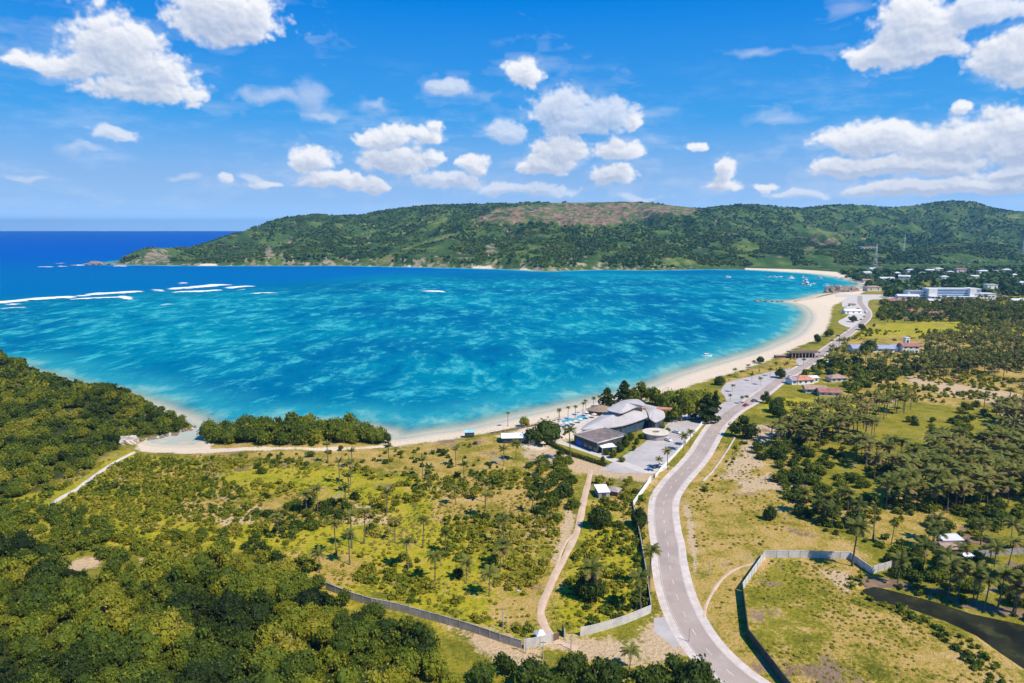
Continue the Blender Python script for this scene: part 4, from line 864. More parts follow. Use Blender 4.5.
# --- trees and palms the photograph singles out (base px, base py, crown width px, height px, tone)
def dep(py): return (CAMZ-2)/math.sin(PITCH+math.atan((py-CY)/FPX))*math.cos(math.atan((py-CY)/FPX))
def one(px, py, wpx, hpx, tone, label, **k):
    d = dep(py); x, y = G(px, py); return put_tree(x, y, wpx*d/FPX/2*1.05, tone, label, k.pop('group', None), h=hpx*d/FPX*1.0, **k)
for a in [(545,443,40,27,.20,'huge spreading shade tree between the long pavilion and the resort'),
 (668,412,32,26,.46,'tall bright green tree nearest the right end of the resort roof'),
 (681,421,34,32,.44,'broad yellow green tree standing in the resort car park'),
 (655,405,26,22,.44,'light green tree just behind the resort roof'),
 (641,402,22,21,.36,'green tree behind the peak of the resort roof'),
 (697,405,36,19,.52,'low spreading yellow green tree beside the dark tree at the car park'),
 (524,425,11,12,.58,'small bright yellow green tree at the beach end of the pavilion'),
 (743,437,29,22,.13,'big dark round tree right beside the bend of the coast road'),
 (776,412,18,18,.20,'rounded green tree on the right side of the road junction'),
 (779,418,14,17,.15,'dark tree in front of the bare plot right of the road'),
 (766,403,12,12,.26,'smaller rounded tree furthest along the right road verge'),
 (760,363,9,9,.14,'lone round tree on the open beach sand'),
 (780,378,11,12,.12,'dark roadside tree beside the beach car park'),
 (817,343,11,11,.14,'dark tree on the beach past the open pavilion'),
 (829,337,9,10,.28,'green tree beside the far beach parking'),
 (640,527,22,24,.12,'dark round tree against the wall left of the road'),
 (570,680,36,34,.18,'dark tree below the gate at the bottom edge'),
 (598,690,34,34,.20,'dark tree at the bottom edge between gate and road'),
 (655,694,34,40,.19,'dark green tree at the bottom beside the paved apron'),
 (693,700,48,52,.14,'large dark tree overhanging the road at the bottom edge'),
 (530,690,40,34,.17,'dark green tree at the bottom edge left of the gate track'),
 (483,690,34,28,.24,'mid green tree at the bottom edge on the bare slope'),
 (548,700,40,34,.22,'broad tree at the bottom edge under the gate'),
 (612,690,36,36,.15,'dark tree at the bottom edge between the yellow tree and the gate'),
 (672,690,44,38,.20,'wide tree at the bottom edge left of the road tree'),
 (640,700,40,34,.17,'dark tree at the bottom edge right of the yellow tree'),
 (580,676,26,24,.26,'round green bush tree just below the gate pole'),
 (715,712,40,40,.18,'dark tree at the very bottom beside the road edge'),
 (628,704,26,34,.64,'bright yellow tree at the bottom edge beside the road'),
 (505,678,30,26,.13,'dark tree at the bottom left of the wall corner'),
 (435,688,30,34,.54,'bright yellow green tree at the bottom beside the bare slope'),
 (452,700,28,22,.60,'yellow bush tree at the very bottom left of centre'),
 (420,662,36,32,.15,'dark tree leaning over the low wall at lower left'),
 (385,440,13,14,.17,'small dark tree at the right tip of the sand spit'),
 (600,528,24,30,.14,'tall dark tree in the thicket right of the dirt track'),
 (590,600,30,36,.12,'dark spreading tree right of the lower dirt track'),
 (720,385,12,12,.20,'small dark tree where the car park meets the road'),
 (770,520,15,18,.16,'dark bushy tree on the pasture before the palms'),
 (869,352,22,14,.14,'dark tree behind the long blue house'),
 (853,322,8,8,.16,'dark tree beside the white beach tent'),
 (862,330,9,8,.16,'round dark tree in the field inside the road bend')]:
    one(*a)
for a in [(607,406,20,20,.14,'tall dark casuarina at the beach end of the resort roof'),(624,402,22,23,.15,'tallest dark casuarina behind the resort roof'),(706,421,30,27,.12,'tall dark conical tree at the resort entrance'),(715,410,13,19,.10,'slim dark casuarina beside the road north of the entrance')]:
    one(*a, conif=True, name='casuarina')
def palm1(px, py, hpx, wpx, tone, label):
    d = dep(py); x, y = G(px, py); z = hgt(x, y); put_palm(x, y, hpx*d/FPX*1.0, wpx*d/FPX/2*1.2, tone+.10, label, None)
for a in [(649,590,42,20,.28,'coconut palm at the left road edge opposite the path fork'),(641,612,38,22,.22,'dark coconut palm against the wall left of the road'),(629,672,22,22,.34,'short coconut palm on the verge below the gate'),
 (592,600,34,26,.28,'coconut palm amid dark trees right of the dirt track'),(571,462,33,15,.24,'tall slim palm in front of the resort hedge'),(668,470,20,11,.45,'yellowish palm nearest the car park wall'),(659,472,14,8,.35,'shorter palm at the car park corner'),
 (683,451,16,11,.30,'dark palm on the car park verge'),(690,446,15,10,.36,'leafy palm on the car park verge further along'),(484,518,24,14,.40,'lone palm in the open middle of the field'),(456,505,18,11,.36,'left palm of the pair in mid field'),
 (467,582,22,16,.42,'pale palm low in the field left of its neighbours'),(489,598,26,20,.40,'broad palm low in the field at the centre of three'),(500,572,24,18,.38,'tall palm low in the field behind the other two'),(320,580,22,16,.34,'palm at the edge of the near wood'),
 (337,560,34,14,.34,'leftmost slim palm of the cluster over bare soil'),(352,552,36,14,.36,'tall slim palm of the cluster over bare soil'),(364,548,34,14,.40,'rightmost slim palm of the cluster over bare soil'),(350,570,34,14,.30,'front slim palm of the cluster over bare soil'),
 (395,545,22,10,.55,'dry brown palm right of the bare soil patch'),(280,546,22,13,.40,'dead looking brown palm left of the copse'),(308,520,24,14,.28,'dark palm at the left of the copse'),(318,517,26,14,.30,'dark palm rising over the copse'),
 (873,540,36,3,.3,'bare headless palm trunk in the pasture') ,(852,566,44,25,.24,'tall dark palm behind the bright wall of the meadow'),(891,545,22,9,.16,'thin palm with a small crown in the pasture'),(516,460,18,12,.22,'dark palm left of the pavilion'),
 (1013,613,40,24,.42,'tall palm at the right edge over the pond'),(948,598,36,24,.38,'palm on the far pond bank in front of the hut'),(973,604,38,22,.42,'leaning palm on the far pond bank right of the hut'),(997,610,40,26,.40,'tall palm on the pond bank near the right edge')]:
    palm1(*a)
for i, (px, py) in enumerate([(508,424),(559,423),(568,421),(575,420),(583,416),(586,414),(593,411),(558,424),(598,409),(604,407)]):
    d = dep(py); x, y = G(px, py); put_palm(x, y, 14*d/FPX, 3.4*d/FPX*.9, .34, 'young palm planted around the resort pools', 'young palms round the pools')
for i, (px, py) in enumerate([(732,392),(746,403),(760,385),(741,378),(752,381),(770,376),(776,370),(735,376),(748,372),(754,368),(787,370),(803,366),(742,404),(730,402),(716,398)]):
    d = dep(py); x, y = G(px, py); put_palm(x, y, 7*d/FPX, 3.0*d/FPX, .28, 'small planted palm among the beach parking bays', 'small palms by the beach parking')

NT_MAX = dict(tree=255, palm=235, shrub=290)
REST = {}
for kind, L in POOL.items():
    L.sort(key=lambda q: -q[0]); L1 = L[:NT_MAX[kind]]; REST[kind] = L[NT_MAX[kind]:]
    for q in L1:
        _, x, y, z, r, h, tv, rot, label, group = q
        if kind == 'tree': put_tree(x, y, r, tv, label, group, h=h*1.35)
        elif kind == 'palm': put_palm(x, y, h, r, tv, label, group)
        else: put_shrub(x, y, r, tv, label, group, flat=min(1, h/r))
def rest_items(L): return [(q[1], q[2], q[3]-0.1*q[4], q[4], q[5], q[7], q[6]) for q in L]
print('POOL', {k: len(v) for k, v in POOL.items()})
nr = [q for q in REST['tree'] if q[2] < 420]; fr_ = [q for q in REST['tree'] if q[2] >= 420]
merge('wood', MID, rest_items(nr), LEAF, 'further leafy trees of the near wood, headland and field edges', 'trees')
merge('wood', LOW, rest_items(fr_), LEAF, 'further leafy trees of the groves and plain', 'trees')
merge('scrub', LOWS, rest_items(REST['shrub']), LEAF, 'further low scrub covering the fields', 'scrub')
pit = [(q[1], q[2], q[3]+q[5], q[4], q[4], q[7], q[6]) for q in REST['palm']]
merge('palm_grove', LP, pit, PALM, 'further coconut palms of the groves along the plain', 'palm grove', trunk=np.array([(q[1], q[2], q[3], 0.16, q[5]) for q in REST['palm']]))
# far wooded hills and the village trees: one mass each
def far_forest():
    rng = np.random.default_rng(91); n = 190000
    y = 1250*K*np.exp(rng.random(n)*math.log(2900/1250.)); px = rng.uniform(60, 1100, n); x = (px-CX)/FPX*(y*CP+CAMZ*SP)
    s = sdf(x, y, coast); k = (s > 10); x = x[k]; y = y[k]; z = height(x, y); k = z > 3.5; x = x[k]; y = y[k]; z = z[k]
    u, v = proj(x, y, z); red = pmask(u, v, HZ_RED, 3) + pmask(u, v, HZ_ROCK, 2.5) + pmask(u, v, HZ_LITE, 3)*0.8
    k = red+0.9*(fbm(x/30, y/30, 3, 4)-0.5) < 0.42; k &= fbm(x/70, y/70, 4, 77) > 0.40; x, y, z = x[k], y[k], z[k]
    n = len(x); k = rng.permutation(n)[:38000]; x, y, z = x[k], y[k], z[k]; n = len(x)
    r = 2.8+3.4*rng.random(n)**2; tone = 0.34+0.8*(fbm(x/110, y/110, 4, 22)-.5)+0.12*rng.random(n)
    print('far', n); merge('hill_forest', TINY, np.c_[x, y, z-1.0, r*1.3, r*1.15, rng.random(n)*6.28, tone], HILLLEAF, 'green forest covering the far hills', 'forest')
far_forest()
def plain_trees():
    rng = np.random.default_rng(92); pp = [(872,300),(905,296),(1024,296),(1300,300),(1300,270),(1024,268),(880,272),(840,272),(846,278),(866,286)]
    x, y = scatter(pp, 14, 93, thr=.40, nsc=60); z = height(x, y); n = len(x); r = 5+5*rng.random(n); tone = 0.30+0.7*(fbm(x/60, y/60, 3, 2)-.5)+.1*rng.random(n)
    ok = np.ones(n, bool)
    for b in VILLAGE: ok &= ~((np.abs(x-b[0]*(y/b[1])) < b[2]) & (y > b[1]-75) & (y < b[1]+12))
    print('plain', n); merge('village_trees', TINY, np.c_[x, y, z-.6, r*1.15, r*1.1, rng.random(n)*6.28, tone][ok], HILLLEAF, 'dark trees between the far village houses', 'trees')
# ------------------------------------------------------------------ walls and fences
def wall_run(name, label, pts, h, m_, bay=3.0, th=0.16, post=True, cat='wall', pm=None, cap=True, z0=None):
    P = [np.array(p, float) for p in pts]; c = P[0]; t = thing(name, label, cat, (c[0], c[1], hgt(*c)), 0)
    zc = hgt(*c); k = 0
    for i in range(len(P)-1):
        d = P[i+1]-P[i]; L = np.linalg.norm(d); n = max(1, int(round(L/bay))); a = math.atan2(d[1], d[0])
        for j in range(n):
            p = P[i]+d*(j+.5)/n; q = P[i]+d*j/n; gz = hgt(*p)-zc; gq = hgt(*q)-zc; k += 1
            mb = MB(); mb.box((p[0]-c[0], p[1]-c[1], gz+h/2-.1), (L/n-(.22 if post else 0.004), th, h+.2), a)
            if cap: mb.box((p[0]-c[0], p[1]-c[1], gz+h+.05), (L/n-(.22 if post else .004), th+.08, .1), a)
            mb.build('panel', m_, t)
            if post: MB().box((q[0]-c[0], q[1]-c[1], gq+h/2+.02), (.2, .26, h+.30), a).build('post', pm or M['post'], t)
    return t
wall_run('panel_wall', 'long pale panel wall enclosing the meadow at the lower right', GP([(891,568),(871,574),(850,559),(800,557.5),(765,557.5),(742,591)]), 2.4, M['conc'], 3.4, .14)
wall_run('panel_wall', 'shade-coloured dark panel wall running down the meadow edge beside the road', GP([(742,591.5),(748,638),(786,688),(812,720)]), 2.6, M['darkwall'], 3.4, .14, pm=M['darkwall'])  # colour carries the shade of the side turned from the sun
wall_run('panel_wall', 'weathered grey panel wall running down to the gate hut', GH([(326,590),(345,598),(372,606),(400,613),(440,624),(470,632),(500,642),(522,650)]), 2.3, M['concd'], 3.4, .16)
wall_run('panel_wall', 'short whitish wall between the corner pillar and the gate', GP([(524,651),(540,648),(553,643)]), 2.6, M['conc'], 3.2, .16)
wall_run('panel_wall', 'pale wall rising from the gate to the road verge', GP([(580,637),(600,632),(625,624),(651,613)]), 2.4, M['conc'], 4.0, .16, post=False)
wall_run('panel_wall', 'dark shaded wall beside the left road verge behind the palms', GP([(651,612),(646,575),(640,540),(633,508)]), 2.2, M['concd'], 4.5, .16, post=False)
wall_run('panel_wall', 'low sunlit wall by the upper left road verge', GP([(633,507),(642,494),(651,481)]), 2.3, M['wallw'], 4.5, .16, post=False)
wall_run('boundary_wall', 'white boundary wall between car park and road verge', GP([(655,478),(661,470),(672,459),(682,448),(692,436),(702,424),(712,412)]), 1.3, M['wallw'], 5, .2, post=False)
wall_run('drain_wall', 'thin pale kerb wall along the right road verge', GP([(703,482),(712,473),(720,462),(728,450),(735,438)]), .55, M['conc'], 6, .5, post=False, cap=False)
wall_run('fence', 'grey board fence behind the palms at the right edge', GP([(966,556),(985,556),(1005,555),(1030,553)]), 2.0, M['concd'], 2.6, .1)
wall_run('sea_fence', 'low stake fence between the beach and the pavilion', GP([(490,433),(505,430.5),(520,428),(535,425.5),(548,423)]), 1.1, M['wood'], 3.2, .08, cap=False)
wall_run('hotel_wall', 'bluish wall along the far field below the hotel', GP([(882,318.5),(910,318.5),(940,318),(970,316)]), 2.6, M['concd'], 14, .2, post=False)
# gate, hut, poles
def G3(px, py, z=2.0): x, y = G(px, py, z); return np.array([x, y])
t = thing('gate', 'dark metal double gate half open at the end of the dirt track', 'gate', (*G(558,641), 2.0), 0)
o0 = G3(558,641)
for a, b in (((553,643),(559,640.5)),((564,638),(562,632))):
    p, q = G3(*a)-o0, G3(*b)-o0; d = q-p; c_ = (p+q)/2; an = math.atan2(d[1], d[0]); L = np.linalg.norm(d)
    mb = MB().box((c_[0], c_[1], 1.3), (L, .08, 2.5), an); mb.box((c_[0], c_[1], .6), (L-.1, .14, .1), an); mb.box((c_[0], c_[1], 2.0), (L-.1, .14, .1), an); mb.build('gate_leaf', M['wood'], t)
for a in ((552.6,643.4),(564.6,638.6)):
    p = G3(*a)-o0; MB().box((p[0], p[1], 1.4), (.35,.35,2.9)).build('gate_post', M['conc'], t)
def house(name, label, px, py, w_, d_, h_, rz, roof='gable', wm=None, rm=None, rh=1.6, over=.5, wins=0, cat='house', group=None, doors=0, floors=1, winm=None):
    x, y = G(px, py); t = thing(name, label, cat, (x, y, 2.0), rz, group); wm = wm or M['wallw']; rm = rm or M['roofg']
    MB().box((0,0,h_/2-.1), (w_,d_,h_+.2)).build('wall', wm, t); W2, D2 = w_/2+over, d_/2+over; mb = MB()
    if roof == 'gable':
        mb.add([(-W2,-D2,h_-.1),(W2,-D2,h_-.1),(W2,D2,h_-.1),(-W2,D2,h_-.1),(-W2,0,h_+rh),(W2,0,h_+rh),(-W2,-D2,h_+.08),(W2,-D2,h_+.08),(W2,D2,h_+.08),(-W2,D2,h_+.08)],
               [(0,3,2,1),(0,1,7,6),(2,3,9,8),(6,7,5,4),(8,9,4,5),(0,6,4,9,3),(1,2,8,5,7)])
    elif roof == 'hip':
        r = max(0, W2-D2); mb.add([(-W2,-D2,h_-.1),(W2,-D2,h_-.1),(W2,D2,h_-.1),(-W2,D2,h_-.1),(-W2,-D2,h_+.08),(W2,-D2,h_+.08),(W2,D2,h_+.08),(-W2,D2,h_+.08),(-r-.01,0,h_+rh),(r+.01,0,h_+rh)],
               [(0,3,2,1),(0,1,5,4),(1,2,6,5),(2,3,7,6),(3,0,4,7),(4,5,9,8),(5,6,9),(6,7,8,9),(7,4,8)])
    elif roof == 'mono':
        mb.add([(-W2,-D2,h_-.05),(W2,-D2,h_-.05),(W2,D2,h_+rh-.05),(-W2,D2,h_+rh-.05),(-W2,-D2,h_+.15),(W2,-D2,h_+.15),(W2,D2,h_+rh+.15),(-W2,D2,h_+rh+.15)],[(0,3,2,1),(4,5,6,7),(0,1,5,4),(1,2,6,5),(2,3,7,6),(3,0,4,7)])
    else:
        mb.box((0,0,h_+.15), (W2*2,D2*2,.3))
    mb.build('roof', rm, t); fh = h_/floors
    for s in (-1, 1):
        for f in range(floors):
            for i in range(wins):
                xx = -w_/2+w_*(i+.5)/wins; ww = min(1.8, w_/wins*.62)
                if doors and s < 0 and f == 0 and i == wins//2: MB().box((xx, s*(d_/2+.03), 1.05), (1.0,.1,2.1)).build('door', M['wood'], t); continue
                MB().box((xx, s*(d_/2+.03), f*fh+fh*.55), (ww,.1,fh*.42)).build('window', winm or M['glass'], t)
    return t
house('gate_hut', 'tiny guard hut with white pyramid roof beside the gate', 540, 641, 2.0, 2.0, 2.3, .3, 'hip', M['wallc'], M['roofw'], 1.2, .35, 1, 'hut')
house('shed', 'long white roofed shed in the scrub below the dirt road', 602, 495, 4.6, 7.0, 2.6, .12, 'mono', M['concd'], M['cloth'], .5, .3, 1, 'shed')
house('shed', 'small grey roofed shed beside the white roofed one', 614, 494, 4.6, 4.2, 2.0, -.5, 'hip', M['wood'], M['concd'], 1.3, .4, 1, 'shed')
house('hut', 'rusty roofed hut with grey lean-to behind the pond palms', 950, 552, 7.5, 5.0, 2.4, .05, 'gable', M['wood'], M['rust'], 1.0, .5, 2, 'hut', doors=1)
house('lean_to', 'grey sheet roofed shelter directly behind the rusty hut', 949, 546, 7.0, 3.6, 3.0, .05, 'mono', M['concd'], M['roofw'], .5, .3, 1, 'shed')
house('shed', 'small white shed right of the rusty hut under the palms', 968, 561, 3.2, 2.6, 1.8, .1, 'mono', M['concd'], M['cloth'], .3, .2, 1, 'shed')
def pole(px, py, hpx, label, arm=False):
    d = dep(py); x, y = G(px, py); h = hpx*d/FPX; t = thing('utility_pole', label, 'pole', (x, y, hgt(x, y)))
    MB().tube([(0,0,-.2),(0,0,h)], [.14,.09], 8).build('pole_shaft', M['post'], t)
    if arm:
        MB().box((0,0,h-.5), (1.6,.1,.12)).build('cross_arm', M['wood'], t)
    return t
pole(503,634,26,'slim utility pole standing left of the weathered wall', True); pole(526,656,20,'utility pole at the corner of the weathered wall', True); pole(543,661,20,'utility pole in front of the gate hut', True)
pole(571,651,20,'utility pole just right of the gate', True); pole(689,642,15,'short post on the road edge by the apron'); pole(709,576,16,'thin pole on the pasture right of the road'); pole(652,500,14,'lamp post on the left road verge',True)
# ------------------------------------------------------------------ resort
def shell(name, pts, zc, m_, parent, org, th=.45, lift=0.0):
    P = [(*(np.array(G(a, b, z+2))-org), z+lift) for a, b, z in pts]; P2 = []
    xy = smooth([p[:2] for p in P], 3, True); zz = []; n = len(P)
    for i in range(n):
        for k in range(3): zz.append(P[i][2]*(1-k/3)+P[(i+1) % n][2]*k/3)
    c = np.mean(xy, 0); m_n = len(xy); V = []; F = []; rings = [1.0, .75, .5, .25]
    zm = zc+lift
    for s in rings:
        for (x, y), z in zip(xy, zz):
            f = (1-s)**0.85; V.append((c[0]+(x-c[0])*s, c[1]+(y-c[1])*s, z*(1-f)+zm*f))
    V.append((c[0], c[1], zm)); base = len(V)
    for r in range(len(rings)-1):
        for i in range(m_n): j = (i+1) % m_n; F.append((r*m_n+i, r*m_n+j, (r+1)*m_n+j, (r+1)*m_n+i))
    for i in range(m_n): F.append(((len(rings)-1)*m_n+i, (len(rings)-1)*m_n+(i+1) % m_n, base-1))
    for v in V[:m_n]: F and None
    V += [(v[0], v[1], v[2]-th) for v in V[:m_n]]
    for i in range(m_n): j = (i+1) % m_n; F.append((i, base+i, base+j, j))
    F.append(tuple(base+i for i in range(m_n)))
    mb = MB(); mb.add(V, F); return mb.build(name, m_, parent)
org = np.array(G(625, 424)); t = thing('resort_hall', 'large resort hall under sweeping pale grey curved roofs by the beach', 'building', (*org, 2.0))
A = [(581,429,5),(591,421,6),(602,414.5,8),(612,410,9),(620,412,9.5),(630,413,9),(640,409,9.5),(650,412,8),(651,415,7.2),(637,421,6.5),(622,425.5,5.5),(606,428,5),(592,429,5)]
B = [(607,409.5,11.5),(615,404,13),(624,400,13.5),(637,399,13.5),(643,402,13),(646,406,12),(636,407,11.5),(628,410.5,11.2),(621,413,11.2),(614,412,11.2)]
Cc = [(643,404,10),(652,405.5,10),(662,409,9),(665,417,6.5),(656,422,5.5),(650,419,6.5),(648,413,8.5)]
MR = mat('resort_roof', (0.47,0.44,0.43), 0.9, 0.14, 0.12, spec=0.05, stripes=(0.45,'DIAGONAL',0.30), dirt=((0.36,0.34,0.33),0.5))
shell('roof', A, 10.3, MR, t, org); shell('roof', B, 14.2, MR, t, org); shell('roof', Cc, 9.6, MR, t, org)
def body(name, pts, m_, h0, h1, sc=.88, parent=None, org_=None):
    P = np.array([np.array(G(a, b, z+2))-org_ for a, b, z in pts]); c = P.mean(0); P = c+(P-c)*sc; mb = MB(); mb.prism([tuple(p) for p in P], h0, h1); return mb.build(name, m_, parent)
body('glass_wall', A, M['glass'], -.1, 5.0, .86, t, org); body('glass_wall', Cc, M['glass'], -.1, 5.6, .86, t, org); body('clerestory', B, M['dark'], 6, 11.2, .8, t, org)
cp = [np.array(G(a, b, z+2))-org for a, b, z in [A[-1], A[-2], A[-3], A[-4], A[-5], Cc[3], Cc[4], Cc[5]]]
for p in cp:
    p = p*0.97; MB().tube([(p[0], p[1], -.1), (p[0], p[1], 5.0)], .2, 8).build('column', M['wood'], t)
sv = np.array(G(656,408,11))-org; MB().prism([(sv[0]-8, sv[1]-2), (sv[0]+7, sv[1]-5), (sv[0]+9, sv[1]-1), (sv[0]-6, sv[1]+3)], 8.9, 9.5).build('terracotta_roof', M['roofo'], t)
# annex
ac = [G3(574,444), G3(597,453), G3(626,445), G3(603,437)]; oc = np.mean(ac, 0); t = thing('resort_annex', 'dark clad flat roofed wing in front of the resort hall', 'building', (*oc, 2.0)); ac = [tuple(p-oc) for p in ac]
MB().prism(ac, -.1, 4.8).build('wall', M['dark'], t); ac2 = [tuple(np.array(p)*1.03) for p in ac]; mb = MB().prism(ac2, 4.8, 5.1)
mb.build('roof', M['rustd'], t)
for i in range(4):
    p, q = np.array(ac2[i]), np.array(ac2[(i+1) % 4]); d = q-p; c_ = (p+q)/2; MB().box((c_[0], c_[1], 5.25), (np.linalg.norm(d), .3, .5), math.atan2(d[1], d[0])).build('parapet', M['conc'], t)
p, q = np.array(ac[0]), np.array(ac[1]); d = (q-p)/np.linalg.norm(q-p); an = math.atan2(d[1], d[0]); nn = np.array([d[1], -d[0]])
MB().box(((p+d*4+nn*.1)[0], (p+d*4+nn*.1)[1], 1.5), (4.5,.12,3.0), an).build('blue_door', M['bluew'], t)
for k in range(3): c_ = p+d*(9+3.6*k)+nn*.1; MB().box((c_[0], c_[1], 1.6), (2.4,.12,2.2), an).build('window', M['glass'], t)
x, y = G(607,452); t = thing('canopy', 'small white flat canopy at the front corner of the dark annex', 'canopy', (x, y, 2.0), .3)
MB().box((0,0,3.3), (8,5.5,.25)).build('roof', M['cloth'], t)
for a in (-3.6,3.6):
    for b in (-2.4,2.4): MB().box((a,b,1.6), (.2,.2,3.2)).build('post', M['metal'], t)
MB().box((0,1.2,1.3), (6,2,2.6)).build('kiosk', M['blueglass'], t)
# round porte cochere
x, y = G(655.5,437.5); t = thing('round_pavilion', 'round white roofed entrance pavilion in the car park', 'pavilion', (x, y, 2.0)); N = 40
mb = MB(); R0, R1 = 1.9, 6.7; V = []; F = []
for k in range(N):
    a = 2*math.pi*k/N
    for r, z in ((R0,3.3),(R1,3.3),(R1,2.9),(R0,2.9)): V.append((math.cos(a)*r*1.05, math.sin(a)*r, z))
for k in range(N):
    j = (k+1) % N
    for i in range(4): F.append((k*4+i, k*4+(i+1) % 4, j*4+(i+1) % 4, j*4+i))
mb.add(V, F); mb.build('roof', M['wallc'], t)
mb = MB(); V = []; F = []
for k in range(N+1):
    a = math.pi*(1.0+k/N*1.0)-.2
    for r, z in ((5.9,-.1),(6.1,-.1),(6.1,2.9),(5.9,2.9)): V.append((math.cos(a)*r*1.05, math.sin(a)*r, z))
for k in range(N):
    for i in range(4): F.append((k*4+i, k*4+(i+1) % 4, (k+1)*4+(i+1) % 4, (k+1)*4+i))
mb.add(V, F); mb.build('curved_wall', M['concd'], t)
for a in (.3,1.2,2.0,2.8): MB().tube([(math.cos(a)*5.8, math.sin(a)*5.6, -.1),(math.cos(a)*5.8, math.sin(a)*5.6, 2.9)], .18, 8).build('column', M['wallw'], t)
# long pavilion
house('beach_pavilion', 'long low pavilion with white roof behind the stake fence', 516.5, 441, 14.5, 7.5, 3.0, .06, 'gable', M['dark'], M['cloth'], 1.0, .8, 5, 'pavilion', winm=M['glass'])
house('beach_kiosk', 'small flat kiosk with pale blue roof on the dune edge', 469.5, 435.5, 5, 3, 2.1, .1, 'mono', M['dark'], mat('pale_blue_roof', (.35,.62,.68), .6), .3, .3, 2, 'kiosk')
house('service_hut', 'cream service hut under the huge shade tree', 531.5, 444, 3.2, 3.2, 2.6, .1, 'flat', M['wallc'], M['concd'], .2, .2, 1, 'hut')
# pools, umbrellas, thatch
for pp, lb in [([(562,421),(570,418.5),(576,420),(571,424),(563,424.5)],'long turquoise resort pool nearer the shade tree'),([(577,416.5),(583,415.5),(586,418),(582,421),(577,420.5)],'small turquoise resort pool beside the thatched roof')]:
    c_ = np.mean(GP(pp), 0); t = thing('swimming_pool', lb, 'pool', (*c_, 2.0)); P = smooth([tuple(np.array(p)-c_) for p in GP(pp)], 3, True)
    MB().prism([(a*1.08, b*1.08) for a, b in P], -.2, .16).build('pool_rim', M['lightpave'], t); MB().prism([(a, b) for a, b in P], 0, .2).build('pool_surface', M['pool'], t)
area('pool_deck', [(552,428),(560,419),(574,413),(588,409),(600,405),(606,408),(596,416),(588,424),(580,430),(566,432)], M['lightpave'], 2.05, 'pale deck round the resort pools')
x, y = G(601,413.5); t = thing('thatched_hut', 'broad thatched beach bar roof at the sea side of the hall', 'hut', (x, y, 2.0)); n = 20
mb = MB(); mb.add([(math.cos(6.283*k/n)*8.5, math.sin(6.283*k/n)*6.5, 2.6) for k in range(n)]+[(math.cos(6.283*k/n)*4, math.sin(6.283*k/n)*3, 4.3) for k in range(n)]+[(0,0,5.4)], [(k,(k+1)%n,n+(k+1)%n,n+k) for k in range(n)]+[(n+k,n+(k+1)%n,2*n) for k in range(n)]+[tuple(range(n-1,-1,-1))]); mb.build('thatch_roof', M['thatch'], t)
for k in range(8): MB().tube([(math.cos(.785*k)*7, math.sin(.785*k)*5.2, -.1),(math.cos(.785*k)*7, math.sin(.785*k)*5.2, 2.7)], .15, 6).build('post', M['wood'], t)
def umbrella(px, py, group='white parasols by the pools', label='open white parasol standing on the resort pool deck'):
    x, y = G(px, py); t = thing('parasol', label, 'parasol', (x, y, 2.0), 0, group); n = 8
    MB().tube([(0,0,0),(0,0,2.6)], .06, 6).build('pole', M['metal'], t)
    MB().add([(math.cos(6.283*k/n)*1.7, math.sin(6.283*k/n)*1.7, 2.3) for k in range(n)]+[(0,0,3.1)]+[(math.cos(6.283*k/n)*1.7, math.sin(6.283*k/n)*1.7, 2.2) for k in range(n)], [(k,(k+1)%n,n) for k in range(n)]+[(k,n+1+k,n+1+(k+1)%n,(k+1)%n) for k in range(n)]).build('canopy', M['wallc'], t)
for p in [(586,416),(590,414),(588,419),(566,427),(570,426),(575,425),(560,427),(556,430),(580,423),(543,447),(594,418)]: umbrella(*p)
# hedge
hp = resample(smooth(GP([(546,443),(556,448),(570,455),(584,459.5),(598,464),(606,466.5)]), 4), .5); rng = np.random.default_rng(5); V = []
k = rng.integers(0, len(hp), 5200); Pn = np.c_[hp[k], np.zeros(len(k))]+np.c_[rng.normal(size=(len(k),2))*.5, 2.1+rng.random(len(k))*1.8]; Nn = rng.normal(size=(len(k),3)); Nn[:,2] = abs(Nn[:,2])
v, q = leaves(Pn, Nn, .22, rng); prop(link(bpy.data.objects.new('hedge', mesh_np('hedge', v, q, LEAF, attrs={'tint': np.repeat(.18+.25*rng.random(len(k)), 4)}))), 'clipped hedge along the service drive of the resort', 'hedge').color = (0,0,0,1)
# garden lawn
area('lawn', [(612,466),(628,449),(634,448),(640,450),(632,457),(622,464),(616,468)], mat('lawn_grass', (0.15,0.20,0.02), .9, .3, .3), 2.05, 'bright lawn between annex and car park')
for px, py, w_, h_, tn in [(606,455,7,8,.2),(613,458,8,10,.25),(619,452,10,13,.16),(626,446,12,12,.2),(612,447,8,9,.25),(630,441,10,12,.12),(637,444,7,8,.3),(622,462,8,7,.4),(643,439,7,8,.3),(652,427,6,7,.3),(662,429,7,7,.42),(668,432,7,6,.4),(603,461,6,6,.3),(634,451,6,8,.22)]:
    one(px, py, w_, h_, tn, 'small garden tree between the annex and the round pavilion', group='garden trees of the resort')
# open beach pavilion beyond the bays
x, y = G(803,357.5); t = thing('open_pavilion', 'dark open sided pavilion with overgrown flat roof on the beach', 'pavilion', (x, y, 2.0), .1)
MB().box((0,0,5.0), (26,9,.5)).build('roof', M['wood'], t)
for i in range(9):
    for b in (-4,4): MB().box((-12+3*i,b,2.4), (.35,.35,4.8)).build('column', M['post'], t)
MB().box((0,2.5,1.5), (22,3,3.0)).build('back_wall', M['wood'], t)
for i in range(9): put = put_shrub(x-12+3*i, y+1, 1.4, .3, 'bush trailing over the roof edge of the open pavilion', 'bushes round the open pavilion')
x, y = G(784,357.5); house('low_shelter', 'low dark shelter with flat roof left of the open pavilion', 785, 357.5, 18, 4, 1.8, .12, 'flat', M['wood'], M['thatch'], .2, .5, 0, 'shelter')
